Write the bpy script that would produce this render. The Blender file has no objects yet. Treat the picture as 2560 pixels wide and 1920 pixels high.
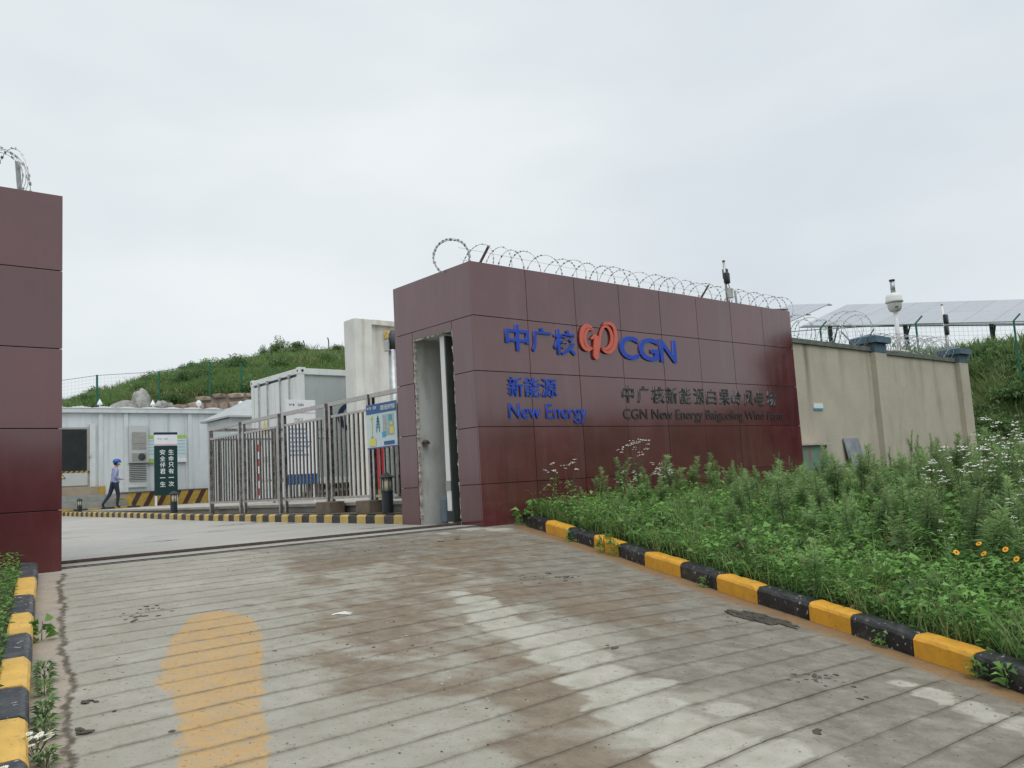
import bpy, bmesh, math, random
import numpy as np
from mathutils import Vector, Matrix, noise

random.seed(7)
rng = np.random.default_rng(7)
S = bpy.context.scene
COL = S.collection

# ------------------------------------------------------------------ camera
cam_d = bpy.data.cameras.new('camera')
cam = bpy.data.objects.new('camera', cam_d)
COL.objects.link(cam)
R = ((0.75730152, -0.65062525, -0.05640198),
     (0.0300779, 0.12102166, -0.99219407),
     (0.65237238, 0.74969363, 0.11121933))
cam.matrix_world = Matrix((
    (R[0][0], -R[1][0], -R[2][0], 0),
    (R[0][1], -R[1][1], -R[2][1], 0),
    (R[0][2], -R[1][2], -R[2][2], 0),
    (0, 0, 0, 1)))
cam_d.sensor_width = 36
cam_d.lens = 2111.175 / 2560 * 36
cam_d.clip_start = 0.05
cam_d.clip_end = 3000
S.camera = cam

# ------------------------------------------------------------------ world (overcast)
SUN_EL, SUN_AZ = math.radians(62), math.radians(200)
W = bpy.data.worlds.new('World')
S.world = W
W.use_nodes = True
nt = W.node_tree
nt.nodes.clear()
def N(tree, t, **kw):
    n = tree.nodes.new(t)
    for k, v in kw.items():
        setattr(n, k, v)
    return n
sky = N(nt, 'ShaderNodeTexSky', sky_type='NISHITA')
sky.sun_disc = False
sky.sun_elevation = SUN_EL
sky.sun_rotation = SUN_AZ
sky.air_density = 1.0
sky.dust_density = 3.0
bgS = N(nt, 'ShaderNodeBackground'); bgS.inputs[1].default_value = 0.05
nt.links.new(sky.outputs[0], bgS.inputs[0])
tc = N(nt, 'ShaderNodeTexCoord')
mp = N(nt, 'ShaderNodeMapping'); mp.inputs['Scale'].default_value = (1.0, 1.0, 2.6)
nt.links.new(tc.outputs['Generated'], mp.inputs[0])
nz = N(nt, 'ShaderNodeTexNoise'); nz.inputs['Scale'].default_value = 1.7
nz.inputs['Detail'].default_value = 4; nz.inputs['Roughness'].default_value = 0.5
nt.links.new(mp.outputs[0], nz.inputs[0])
cr = N(nt, 'ShaderNodeValToRGB')
cr.color_ramp.elements[0].position = 0.30; cr.color_ramp.elements[0].color = (0.655, 0.725, 0.768, 1)
cr.color_ramp.elements[1].position = 0.70; cr.color_ramp.elements[1].color = (0.85, 0.888, 0.912, 1)
nt.links.new(nz.outputs[0], cr.inputs[0])
bgC = N(nt, 'ShaderNodeBackground'); bgC.inputs[1].default_value = 1.0
nt.links.new(cr.outputs[0], bgC.inputs[0])
mx = N(nt, 'ShaderNodeMixShader'); mx.inputs[0].default_value = 0.93     # cloud deck almost hides the clear sky
nt.links.new(bgS.outputs[0], mx.inputs[1]); nt.links.new(bgC.outputs[0], mx.inputs[2])
wo = N(nt, 'ShaderNodeOutputWorld')
nt.links.new(mx.outputs[0], wo.inputs[0])

sd = bpy.data.lights.new('sun', 'SUN')
sd.energy = 1.5; sd.angle = math.radians(50); sd.color = (1.0, 0.97, 0.93)
sun = bpy.data.objects.new('sun', sd); COL.objects.link(sun)
sv = Vector((math.sin(SUN_AZ) * math.cos(SUN_EL), math.cos(SUN_AZ) * math.cos(SUN_EL), math.sin(SUN_EL)))
sun.rotation_euler = sv.to_track_quat('Z', 'Y').to_euler()

S.view_settings.view_transform = 'Standard'
S.view_settings.look = 'None'
S.view_settings.exposure = 0.10
S.view_settings.gamma = 1.0
S.render.engine = 'CYCLES'
S.cycles.max_bounces = 6
S.cycles.diffuse_bounces = 3
S.cycles.glossy_bounces = 3
S.cycles.transmission_bounces = 4
S.cycles.use_denoising = True

# ------------------------------------------------------------------ materials
MATS = {}
def mat(name, col, rough=0.6, var=0.12, scale=3.0, bump=0.0, bscale=40.0, metal=0.0, ior=1.45, col2=None,
        stain=None, stain_amt=0.0, stain_scale=(3, 3, 0.6), rvar=0.0, objvar=0.0, speck=0.0, speck_col=(1, 1, 1), speck_scale=60):
    m = bpy.data.materials.new(name); m.use_nodes = True
    t = m.node_tree; t.nodes.clear()
    out = N(t, 'ShaderNodeOutputMaterial'); b = N(t, 'ShaderNodeBsdfPrincipled')
    t.links.new(b.outputs[0], out.inputs[0])
    g = N(t, 'ShaderNodeNewGeometry')
    n1 = N(t, 'ShaderNodeTexNoise'); n1.inputs['Scale'].default_value = scale
    n1.inputs['Detail'].default_value = 7; n1.inputs['Roughness'].default_value = 0.6
    t.links.new(g.outputs['Position'], n1.inputs[0])
    r = N(t, 'ShaderNodeValToRGB')
    c = Vector(col)
    a = c * (1 - var); d = c * (1 + var) if col2 is None else Vector(col2)
    r.color_ramp.elements[0].position = 0.32; r.color_ramp.elements[0].color = (*a, 1)
    r.color_ramp.elements[1].position = 0.68; r.color_ramp.elements[1].color = (*d, 1)
    t.links.new(n1.outputs[0], r.inputs[0])
    last = r.outputs[0]
    if stain is not None:
        mpp = N(t, 'ShaderNodeMapping'); mpp.inputs['Scale'].default_value = stain_scale
        t.links.new(g.outputs['Position'], mpp.inputs[0])
        n3 = N(t, 'ShaderNodeTexNoise'); n3.inputs['Scale'].default_value = 1.0
        n3.inputs['Detail'].default_value = 8; n3.inputs['Roughness'].default_value = 0.65
        t.links.new(mpp.outputs[0], n3.inputs[0])
        r3 = N(t, 'ShaderNodeMapRange'); r3.inputs[1].default_value = 0.5; r3.inputs[2].default_value = 0.75
        r3.inputs[3].default_value = 0; r3.inputs[4].default_value = stain_amt
        t.links.new(n3.outputs[0], r3.inputs[0])
        mm = N(t, 'ShaderNodeMix', data_type='RGBA'); mm.inputs[7].default_value = (*stain, 1)
        t.links.new(r3.outputs[0], mm.inputs[0]); t.links.new(last, mm.inputs[6]); last = mm.outputs[2]
    if speck > 0:
        n4 = N(t, 'ShaderNodeTexNoise'); n4.inputs['Scale'].default_value = speck_scale; n4.inputs['Detail'].default_value = 3
        t.links.new(g.outputs['Position'], n4.inputs[0])
        r4 = N(t, 'ShaderNodeMapRange'); r4.inputs[1].default_value = 0.64; r4.inputs[2].default_value = 0.69
        r4.inputs[3].default_value = 0; r4.inputs[4].default_value = speck
        t.links.new(n4.outputs[0], r4.inputs[0])
        mm = N(t, 'ShaderNodeMix', data_type='RGBA'); mm.inputs[7].default_value = (*speck_col, 1)
        t.links.new(r4.outputs[0], mm.inputs[0]); t.links.new(last, mm.inputs[6]); last = mm.outputs[2]
    if objvar > 0:
        oi = N(t, 'ShaderNodeObjectInfo')
        r5 = N(t, 'ShaderNodeMapRange'); r5.inputs[3].default_value = 1 - objvar; r5.inputs[4].default_value = 1 + objvar
        t.links.new(oi.outputs['Random'], r5.inputs[0])
        hs = N(t, 'ShaderNodeHueSaturation'); t.links.new(r5.outputs[0], hs.inputs['Value'])
        t.links.new(last, hs.inputs['Color']); last = hs.outputs[0]
    t.links.new(last, b.inputs['Base Color'])
    b.inputs['Roughness'].default_value = rough; b.inputs['Metallic'].default_value = metal; b.inputs['IOR'].default_value = ior
    if rvar > 0:
        r6 = N(t, 'ShaderNodeMapRange'); r6.inputs[1].default_value = 0.3; r6.inputs[2].default_value = 0.7
        r6.inputs[3].default_value = max(0, rough - rvar); r6.inputs[4].default_value = rough + rvar
        t.links.new(n1.outputs[0], r6.inputs[0]); t.links.new(r6.outputs[0], b.inputs['Roughness'])
    if bump > 0:
        n2 = N(t, 'ShaderNodeTexNoise'); n2.inputs['Scale'].default_value = bscale; n2.inputs['Detail'].default_value = 5
        t.links.new(g.outputs['Position'], n2.inputs[0])
        bp = N(t, 'ShaderNodeBump'); bp.inputs['Strength'].default_value = bump; bp.inputs['Distance'].default_value = 0.02
        t.links.new(n2.outputs[0], bp.inputs['Height']); t.links.new(bp.outputs[0], b.inputs['Normal'])
    MATS[name] = m
    return m

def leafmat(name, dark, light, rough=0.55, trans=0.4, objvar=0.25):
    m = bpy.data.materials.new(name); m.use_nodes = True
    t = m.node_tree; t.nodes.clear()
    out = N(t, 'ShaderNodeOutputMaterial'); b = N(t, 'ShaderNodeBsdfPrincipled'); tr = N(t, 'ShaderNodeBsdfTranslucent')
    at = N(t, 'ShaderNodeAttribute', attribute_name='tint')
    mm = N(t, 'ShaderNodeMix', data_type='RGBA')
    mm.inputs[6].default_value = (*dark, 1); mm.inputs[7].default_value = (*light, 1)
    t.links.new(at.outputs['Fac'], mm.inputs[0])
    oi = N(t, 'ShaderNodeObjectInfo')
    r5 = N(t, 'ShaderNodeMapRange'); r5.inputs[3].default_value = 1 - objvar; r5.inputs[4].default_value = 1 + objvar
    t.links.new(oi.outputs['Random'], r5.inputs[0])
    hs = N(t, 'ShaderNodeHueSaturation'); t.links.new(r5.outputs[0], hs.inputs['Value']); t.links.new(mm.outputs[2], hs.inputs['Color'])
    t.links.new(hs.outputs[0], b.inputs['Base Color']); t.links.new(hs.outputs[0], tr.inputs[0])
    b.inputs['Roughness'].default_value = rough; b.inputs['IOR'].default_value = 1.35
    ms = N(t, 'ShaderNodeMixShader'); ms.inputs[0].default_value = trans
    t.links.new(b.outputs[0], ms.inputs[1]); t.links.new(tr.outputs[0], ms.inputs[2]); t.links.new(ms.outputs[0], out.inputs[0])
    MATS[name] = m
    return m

granite = mat('granite_red', (0.102, 0.0265, 0.031), rough=0.115, var=0.16, scale=1.3, ior=1.86, rvar=0.04, objvar=0.10,
              speck=0.35, speck_col=(0.16, 0.07, 0.065), speck_scale=170, stain=(0.16, 0.095, 0.10), stain_amt=0.35, stain_scale=(3.5, 3.5, 0.45))
mortar = mat('dark_joint', (0.02, 0.016, 0.016), rough=0.9)
blue_l = mat('blue_letter', (0.008, 0.058, 0.46), rough=0.38, var=0.08)
blue_glint = mat('blue_letter_side_glint', (0.10, 0.16, 0.46), rough=0.25, var=0.05)  # lighter blue paints the highlights onto the letter sides
red_l = mat('coral_logo', (0.62, 0.13, 0.09), rough=0.4, var=0.05)
dark_l = mat('dark_letter', (0.022, 0.03, 0.034), rough=0.3, var=0.1)
chrome_glint = mat('letter_edge_glint', (0.36, 0.37, 0.38), rough=0.3, metal=0.3, var=0.05)  # pale grey stands in for bright glints on the chrome letter edges
plaster_w = mat('white_plaster', (0.68, 0.68, 0.64), rough=0.85, var=0.08, scale=2, stain=(0.36, 0.31, 0.24), stain_amt=0.55, stain_scale=(2.0, 2.0, 0.45), bump=0.15)
plaster_i = mat('inner_plaster', (0.64, 0.66, 0.64), rough=0.85, var=0.08, scale=3, stain=(0.27, 0.23, 0.16), stain_amt=0.6, stain_scale=(4, 4, 1.2), bump=0.2)
tan = mat('tan_render', (0.455, 0.42, 0.338), rough=0.9, var=0.08, scale=1.2, stain=(0.23, 0.21, 0.165), stain_amt=0.6, stain_scale=(1.6, 1.6, 0.4), bump=0.3, bscale=25, speck=.4, speck_col=(.25,.22,.17), speck_scale=14)
tan_d = mat('tan_render_side', (0.455, 0.42, 0.338), rough=0.9, var=0.08, scale=1.2, stain=(0.23, 0.21, 0.165), stain_amt=0.6, stain_scale=(1.6, 1.6, 0.4), bump=0.3, bscale=25, speck=.4, speck_col=(.25,.22,.17), speck_scale=14)
coping_m = mat('coping_grey', (0.13, 0.15, 0.13), rough=0.85, var=0.25, scale=4, bump=0.2)
cap_m = mat('cap_blue', (0.075, 0.135, 0.19), rough=0.6, var=0.2, scale=5, stain=(0.16, 0.15, 0.12), stain_amt=0.5, stain_scale=(6, 6, 2))
steel = mat('stainless_steel', (0.40, 0.375, 0.355), rough=0.28, metal=0.95, var=0.2, scale=8, rvar=0.1)
steel_d = mat('stainless_steel_bar', (0.20, 0.178, 0.16), rough=0.3, metal=0.85, var=0.25, scale=6, rvar=0.1)
galv = mat('galvanised_steel', (0.42, 0.44, 0.45), rough=0.45, metal=0.7, var=0.2, scale=9)
wire_m = mat('razor_wire_steel', (0.42, 0.43, 0.43), rough=0.45, metal=0.5, var=0.2, scale=20)
rust = mat('rusty_iron', (0.10, 0.075, 0.06), rough=0.8, var=0.3, scale=20)
blackp = mat('black_plastic', (0.018, 0.02, 0.026), rough=0.35, var=0.1)
whitep = mat('white_plastic', (0.72, 0.73, 0.72), rough=0.4, var=0.04)
greyp = mat('grey_paint', (0.45, 0.46, 0.45), rough=0.5, var=0.06)
white_pnl = mat('white_prefab_panel', (0.60, 0.65, 0.675), rough=0.55, var=0.05, scale=1.2, stain=(0.36, 0.40, 0.40), stain_amt=0.45, stain_scale=(3, 3, 0.35))
white_trim = mat('white_prefab_trim', (0.58, 0.62, 0.635), rough=0.5, var=0.08, scale=2, stain=(0.30, 0.31, 0.29), stain_amt=0.4, stain_scale=(3, 3, 0.6))
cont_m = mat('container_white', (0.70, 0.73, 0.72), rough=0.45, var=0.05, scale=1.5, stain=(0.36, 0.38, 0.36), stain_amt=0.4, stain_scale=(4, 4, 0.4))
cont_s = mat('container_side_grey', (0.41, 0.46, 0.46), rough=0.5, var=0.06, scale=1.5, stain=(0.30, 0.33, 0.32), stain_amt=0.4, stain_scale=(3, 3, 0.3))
grey_metal = mat('grey_metal', (0.30, 0.30, 0.28), rough=0.5, var=0.12)
dark_glass = mat('dark_glass', (0.012, 0.018, 0.020), rough=0.12, var=0.2)
door_dark = mat('dark_opening', (0.012, 0.016, 0.017), rough=0.4, var=0.3)
louvre_m = mat('louvre_grey', (0.46, 0.49, 0.49), rough=0.5, var=0.06)
haz_y = mat('hazard_yellow', (0.42, 0.285, 0.055), rough=0.7, var=0.2, scale=6, stain=(0.2, 0.16, 0.09), stain_amt=0.5, stain_scale=(5, 5, 5))
haz_k = mat('hazard_black', (0.055, 0.042, 0.04), rough=0.7, var=0.3, scale=6)
haz_r = mat('hazard_brown', (0.075, 0.035, 0.028), rough=0.7, var=0.3, scale=6)
kerb_y = mat('kerb_yellow', (0.68, 0.345, 0.032), rough=0.5, var=0.1, scale=5, stain=(0.26, 0.16, 0.05), stain_amt=0.35, stain_scale=(6, 6, 6), speck=0.5, speck_col=(0.10, 0.08, 0.05), speck_scale=35, bump=0.12, bscale=60)
kerb_k = mat('kerb_black', (0.018, 0.019, 0.022), rough=0.38, var=0.4, scale=9, stain=(0.10, 0.10, 0.095), stain_amt=0.7, stain_scale=(7, 7, 7), speck=0.85, speck_col=(0.42, 0.42, 0.40), speck_scale=24, bump=0.3, bscale=45)
kerb2_y = mat('far_kerb_yellow', (0.50, 0.36, 0.12), rough=0.7, var=0.15, scale=7, objvar=0.12)
kerb2_k = mat('far_kerb_black', (0.05, 0.043, 0.042), rough=0.65, var=0.3, scale=7, objvar=0.2)
kerbl_y = mat('left_kerb_yellow', (0.66, 0.41, 0.095), rough=0.6, var=0.1, scale=5, stain=(0.30, 0.22, 0.12), stain_amt=0.4, stain_scale=(6, 6, 6), speck=0.4, speck_col=(0.14, 0.11, 0.07), speck_scale=35, bump=0.12, bscale=60)
kerbl_k = mat('left_kerb_black', (0.045, 0.052, 0.062), rough=0.5, var=0.3, scale=9, stain=(0.16, 0.16, 0.155), stain_amt=0.6, stain_scale=(7, 7, 7), speck=0.8, speck_col=(0.45, 0.45, 0.43), speck_scale=26, bump=0.3, bscale=45)
conc = mat('grey_concrete', (0.34, 0.33, 0.30), rough=0.85, var=0.15, scale=3, bump=0.2, stain=(0.2, 0.18, 0.14), stain_amt=0.5)
conc_d = mat('brown_concrete_block', (0.15, 0.12, 0.09), rough=0.9, var=0.25, scale=6, bump=0.3)
slab_m = mat('pale_paving', (0.40, 0.38, 0.34), rough=0.8, var=0.12, scale=4)
step_beige = mat('beige_step', (0.33, 0.27, 0.20), rough=0.85, var=0.12, scale=3, stain=(0.2, 0.15, 0.1), stain_amt=0.5)
step_grey = mat('grey_step', (0.27, 0.28, 0.26), rough=0.85, var=0.15, scale=5)
soil = mat('soil', (0.055, 0.045, 0.03), rough=0.95, var=0.3, scale=4, bump=0.5, bscale=20, col2=(0.05, 0.07, 0.025))
grass_base = mat('grassy_ground', (0.055, 0.075, 0.022), rough=0.95, var=0.3, scale=0.8, col2=(0.075, 0.10, 0.03))
verge_m = mat('verge_soil', (0.11, 0.10, 0.08), rough=0.95, var=0.3, scale=6, bump=0.3)
stone_m = mat('retaining_stone', (0.30, 0.235, 0.19), rough=0.9, var=0.28, scale=2.5, bump=0.5, bscale=6, objvar=0.25)
rock_m = mat('grey_rock', (0.34, 0.34, 0.32), rough=0.9, var=0.3, scale=3, bump=0.6, bscale=5, objvar=0.15)
green_f = mat('green_fence_paint', (0.012, 0.13, 0.075), rough=0.45, var=0.1)
solar_m = mat('solar_glass', (0.34, 0.36, 0.40), rough=0.2, var=0.05, ior=1.5, objvar=0.06)
solar_fr = mat('solar_frame', (0.35, 0.36, 0.37), rough=0.4, metal=0.6)
dark_steel = mat('dark_steel', (0.07, 0.075, 0.08), rough=0.5, var=0.2, metal=0.4)
sign_green = mat('sign_green', (0.006, 0.038, 0.036), rough=0.4, var=0.05)
sign_navy = mat('sign_navy', (0.014, 0.03, 0.075), rough=0.4, var=0.05)
sign_blue = mat('sign_blue', (0.02, 0.10, 0.27), rough=0.4, var=0.05)
sign_white = mat('sign_white', (0.74, 0.76, 0.78), rough=0.45, var=0.03)
sign_pale = mat('sign_pale', (0.55, 0.66, 0.70), rough=0.45, var=0.04)
lime = mat('sign_lime', (0.33, 0.50, 0.10), rough=0.5, var=0.05)
pink = mat('sign_pink', (0.65, 0.40, 0.50), rough=0.5, var=0.05)
cyan = mat('sign_cyan', (0.05, 0.36, 0.55), rough=0.5, var=0.05)
yel = mat('sign_yellow', (0.66, 0.62, 0.16), rough=0.5, var=0.05)
warn_y = mat('warning_yellow', (0.70, 0.52, 0.12), rough=0.5, var=0.04)
printk = mat('black_print', (0.03, 0.03, 0.035), rough=0.5, var=0.1)
red_p = mat('red_paint', (0.50, 0.035, 0.045), rough=0.5, var=0.15, scale=5)
lamp_dark = mat('lamp_dark_metal', (0.022, 0.028, 0.035), rough=0.45, var=0.15)
lamp_cream = mat('lamp_cream_glass', (0.62, 0.57, 0.42), rough=0.35, var=0.05)
box_green = mat('cabinet_green', (0.14, 0.26, 0.20), rough=0.5, var=0.12, stain=(0.4, 0.03, 0.06), stain_amt=0.9, stain_scale=(5, 5, 1.5))
board_grey = mat('weathered_board', (0.24, 0.27, 0.30), rough=0.8, var=0.2, scale=4, stain=(0.08, 0.08, 0.08), stain_amt=0.7, stain_scale=(6, 6, 3))
mud_m = mat('dark_mud', (0.075, 0.063, 0.049), rough=0.55, var=0.3, scale=12, bump=0.6, bscale=50)
paper_m = mat('white_paper', (0.78, 0.77, 0.74), rough=0.8, var=0.05)
skin_m = mat('skin', (0.42, 0.24, 0.17), rough=0.55, var=0.05)
shirt_m = mat('violet_grey_shirt', (0.27, 0.30, 0.47), rough=0.8, var=0.12, scale=14, bump=0.3, bscale=18)
trouser_m = mat('navy_trousers', (0.016, 0.022, 0.045), rough=0.8, var=0.2, scale=8, bump=0.3, bscale=14)
shoe_m = mat('black_shoes', (0.012, 0.012, 0.013), rough=0.5)
hair_m = mat('black_hair', (0.012, 0.010, 0.009), rough=0.6)
helmet_m = mat('blue_helmet', (0.015, 0.10, 0.38), rough=0.3, var=0.04)
bark = mat('bark', (0.07, 0.055, 0.04), rough=0.9, var=0.3, scale=8)
stem_m = mat('plant_stem', (0.09, 0.10, 0.04), rough=0.7, var=0.2)
mug_leaf = leafmat('mugwort_leaf', (0.075, 0.165, 0.072), (0.36, 0.50, 0.21))
cover_leaf = leafmat('ground_cover_leaf', (0.055, 0.155, 0.038), (0.26, 0.48, 0.13), objvar=0.0)
grass_leaf = leafmat('grass_blade', (0.085, 0.16, 0.045), (0.27, 0.385, 0.14), objvar=0.0)
bush_leaf = leafmat('bush_leaf', (0.055, 0.125, 0.05), (0.25, 0.365, 0.14), objvar=0.3)
tree_leaf = leafmat('tree_leaf', (0.015, 0.04, 0.012), (0.05, 0.09, 0.03))
petal_w = mat('white_petal', (0.76, 0.76, 0.70), rough=0.7, var=0.05)
petal_y = mat('yellow_petal', (0.75, 0.36, 0.01), rough=0.6, var=0.08)
petal_c = mat('brown_flower_centre', (0.25, 0.10, 0.01), rough=0.7)

def drips(m, marks, col):
    """dark rain streaks running down a wall from its coping, at given positions along X"""
    t = m.node_tree; b = [n for n in t.nodes if n.type == 'BSDF_PRINCIPLED'][0]
    src = b.inputs['Base Color'].links[0].from_socket
    g = N(t, 'ShaderNodeNewGeometry'); sp = N(t, 'ShaderNodeSeparateXYZ'); t.links.new(g.outputs['Position'], sp.inputs[0])
    nz = N(t, 'ShaderNodeTexNoise'); nz.inputs['Scale'].default_value = 2.2; nz.inputs['Detail'].default_value = 6
    st_ = N(t, 'ShaderNodeMapping'); st_.inputs['Scale'].default_value = (2.5, 2.5, 0.22); t.links.new(g.outputs['Position'], st_.inputs[0]); t.links.new(st_.outputs[0], nz.inputs[0])
    def M(op, a, c):
        q = N(t, 'ShaderNodeMath', operation=op)
        for i, v in ((0, a), (1, c)):
            if isinstance(v, (int, float)): q.inputs[i].default_value = v
            else: t.links.new(v, q.inputs[i])
        return q.outputs[0]
    def MR(v, a0, a1, b0, b1):
        q = N(t, 'ShaderNodeMapRange')
        for i, w in ((1, a0), (2, a1), (3, b0), (4, b1)): q.inputs[i].default_value = w
        t.links.new(v, q.inputs[0]); return q.outputs[0]
    xn = M('ADD', sp.outputs[0], MR(nz.outputs[0], .3, .7, -.05, .05)); tot = None
    for x, w, z0, z1, amt in marks:
        d = M('ABSOLUTE', M('SUBTRACT', xn, x), 0)
        k = M('MULTIPLY', MR(d, 0, w, amt, 0), MR(sp.outputs[2], z0, z1, 0, 1))
        tot = k if tot is None else M('MAXIMUM', tot, k)
    tot = M('MULTIPLY', tot, MR(nz.outputs[0], .3, .65, .55, 1.0))
    mm = N(t, 'ShaderNodeMix', data_type='RGBA'); mm.inputs[7].default_value = (*col, 1)
    t.links.new(tot, mm.inputs[0]); t.links.new(src, mm.inputs[6]); t.links.new(mm.outputs[2], b.inputs['Base Color'])
drips(tan, [(17.62, .16, .7, 2.3, .8), (16.3, .12, 1.7, 2.7, .4), (19.2, .2, 1.4, 2.6, .35), (21.42, .12, -.3, 2.5, .45), (22.9, .25, 1.5, 2.6, .35), (24.4, .14, .8, 2.6, .35), (20.5, .1, .9, 2.6, .4)], (0.10, 0.09, 0.072))
drips(white_pnl, [(7.6, .08, 1.5, 3.4, .3), (9.6, .05, .5, 2.2, .35), (9.85, .04, .4, 2.4, .3), (11.9, .06, 1.0, 3.2, .35), (13.1, .05, .6, 3.0, .4), (13.9, .05, .4, 2.9, .35), (14.6, .05, .4, 2.9, .35)], (0.20, 0.20, 0.18))
drips(plaster_w, [(12.35, .05, 1.0, 4.6, .5), (12.9, .1, .5, 4.4, .4), (13.3, .06, 1.5, 4.6, .35)], (0.30, 0.26, 0.20))

# ------------------------------------------------------------------ mesh helpers
def rootloc(p):
    v = Vector((0, 0, 0))
    while p is not None:
        v = v + p.location
        p = p.parent
    return v

class MB:
    def __init__(self):
        self.v = []; self.f = []; self.m = []
    def add(self, vs, fs, mi=0):
        o = len(self.v)
        self.v += [tuple(x) for x in vs]
        self.f += [tuple(i + o for i in q) for q in fs]
        self.m += [mi] * len(fs)
        return self
    def box(self, x0, x1, y0, y1, z0, z1, mi=0, bev=0.0):
        if bev > 0:
            bm = bmesh.new()
            bmesh.ops.create_cube(bm, size=1)
            for q in bm.verts:
                q.co = Vector(((x0 + x1) / 2 + q.co.x * (x1 - x0), (y0 + y1) / 2 + q.co.y * (y1 - y0), (z0 + z1) / 2 + q.co.z * (z1 - z0)))
            bmesh.ops.bevel(bm, geom=bm.edges[:], offset=bev, segments=2, affect='EDGES', profile=0.5)
            bm.verts.index_update()
            self.add([q.co for q in bm.verts], [[w.index for w in q.verts] for q in bm.faces], mi)
            bm.free()
            return self
        vs = [(x0, y0, z0), (x1, y0, z0), (x1, y1, z0), (x0, y1, z0), (x0, y0, z1), (x1, y0, z1), (x1, y1, z1), (x0, y1, z1)]
        return self.add(vs, [(0, 3, 2, 1), (4, 5, 6, 7), (0, 1, 5, 4), (1, 2, 6, 5), (2, 3, 7, 6), (3, 0, 4, 7)], mi)
    def obox(self, c, ax, ay, az, mi=0):
        c = Vector(c); ax = Vector(ax); ay = Vector(ay); az = Vector(az)
        vs = [c + sx * ax + sy * ay + sz * az for sz in (-1, 1) for sx, sy in ((-1, -1), (1, -1), (1, 1), (-1, 1))]
        return self.add(vs, [(0, 3, 2, 1), (4, 5, 6, 7), (0, 1, 5, 4), (1, 2, 6, 5), (2, 3, 7, 6), (3, 0, 4, 7)], mi)
    def tube(self, pts, r, n=6, mi=0, cap=True, closed=False):
        pts = [Vector(p) for p in pts]
        rs = r if isinstance(r, (list, tuple)) else [r] * len(pts)
        vs = []; fs = []
        up = None
        for i, p in enumerate(pts):
            if closed:
                d = pts[(i + 1) % len(pts)] - pts[i - 1]
            else:
                d = pts[min(i + 1, len(pts) - 1)] - pts[max(i - 1, 0)]
            d.normalize()
            if up is None:
                up = d.orthogonal().normalized()
            else:
                up = (up - d * up.dot(d))
                up = up.normalized() if up.length > 1e-6 else d.orthogonal().normalized()
            s = d.cross(up)
            for k in range(n):
                a = 2 * math.pi * k / n
                vs.append(p + rs[i] * (math.cos(a) * up + math.sin(a) * s))
        L = len(pts)
        for i in range(L if closed else L - 1):
            j = (i + 1) % L
            for k in range(n):
                k2 = (k + 1) % n
                fs.append((i * n + k, i * n + k2, j * n + k2, j * n + k))
        if cap and not closed:
            fs.append(tuple(range(n - 1, -1, -1))); fs.append(tuple((L - 1) * n + k for k in range(n)))
        return self.add(vs, fs, mi)
    def lathe(self, prof, n=16, c=(0, 0, 0), mi=0):
        vs = []; fs = []
        for r, z in prof:
            for k in range(n):
                a = 2 * math.pi * k / n
                vs.append((c[0] + r * math.cos(a), c[1] + r * math.sin(a), c[2] + z))
        for i in range(len(prof) - 1):
            for k in range(n):
                k2 = (k + 1) % n
                fs.append((i * n + k, i * n + k2, (i + 1) * n + k2, (i + 1) * n + k))
        fs.append(tuple(range(n - 1, -1, -1))); fs.append(tuple((len(prof) - 1) * n + k for k in range(n)))
        return self.add(vs, fs, mi)
    def prism(self, poly, y0, y1, mi=0):            # poly in (x, z), counter-clockwise seen from -Y
        n = len(poly)
        vs = [(x, y0, z) for x, z in poly] + [(x, y1, z) for x, z in poly]
        fs = [tuple(range(n)), tuple(range(2 * n - 1, n - 1, -1))]
        for i in range(n):
            j = (i + 1) % n
            fs.append((j, i, i + n, j + n))
        return self.add(vs, fs, mi)
    def build(self, name, mats, parent=None, smooth=False, loc=None, local=False):
        me = bpy.data.meshes.new(name)
        org = Vector(loc) if loc is not None else Vector((0, 0, 0))
        sh = Vector((0, 0, 0)) if local else (rootloc(parent) + org if parent is not None else org)
        me.from_pydata([(a[0] - sh.x, a[1] - sh.y, a[2] - sh.z) for a in self.v], [], self.f)
        if not isinstance(mats, (list, tuple)):
            mats = [mats]
        for m in mats:
            me.materials.append(m)
        if len(mats) > 1:
            me.polygons.foreach_set('material_index', self.m)
        if smooth:
            me.polygons.foreach_set('use_smooth', [True] * len(me.polygons))
        me.update()
        o = bpy.data.objects.new(name, me); COL.objects.link(o)
        o.location = org
        if parent is not None:
            o.parent = parent
        return o

def tag(o, label=None, cat=None, group=None, kind=None):
    if label: o['label'] = label
    if cat: o['category'] = cat
    if group: o['group'] = group
    if kind: o['kind'] = kind
    return o
def thing(name, label, cat, loc=(0, 0, 0), rz=0, group=None):
    o = bpy.data.objects.new(name, None); COL.objects.link(o)
    o.empty_display_size = 0.2
    o.location = loc; o.rotation_euler = (0, 0, rz)
    return tag(o, label, cat, group)
def struct(name, mb, m, **kw):
    return tag(mb.build(name, m, **kw), kind='structure')
def dup(root, loc, rz=0, scale=None, label=None, group=None):
    r = root.copy(); COL.objects.link(r); r.location = loc; r.rotation_euler = (0, 0, rz)
    if scale is not None:
        r.scale = scale if isinstance(scale, (tuple, list)) else (scale,) * 3
    if label: r['label'] = label
    if group: r['group'] = group
    for ch in root.children:
        c = ch.copy(); COL.objects.link(c); c.parent = r
        for g in ch.children:
            d = g.copy(); COL.objects.link(d); d.parent = c
    return r
def sm(t):
    t = max(0.0, min(1.0, t)); return t * t * (3 - 2 * t)
def lerp(a, b, t): return a + (b - a) * t
def interp(x, xs, ys): return float(np.interp(x, xs, ys))

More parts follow.
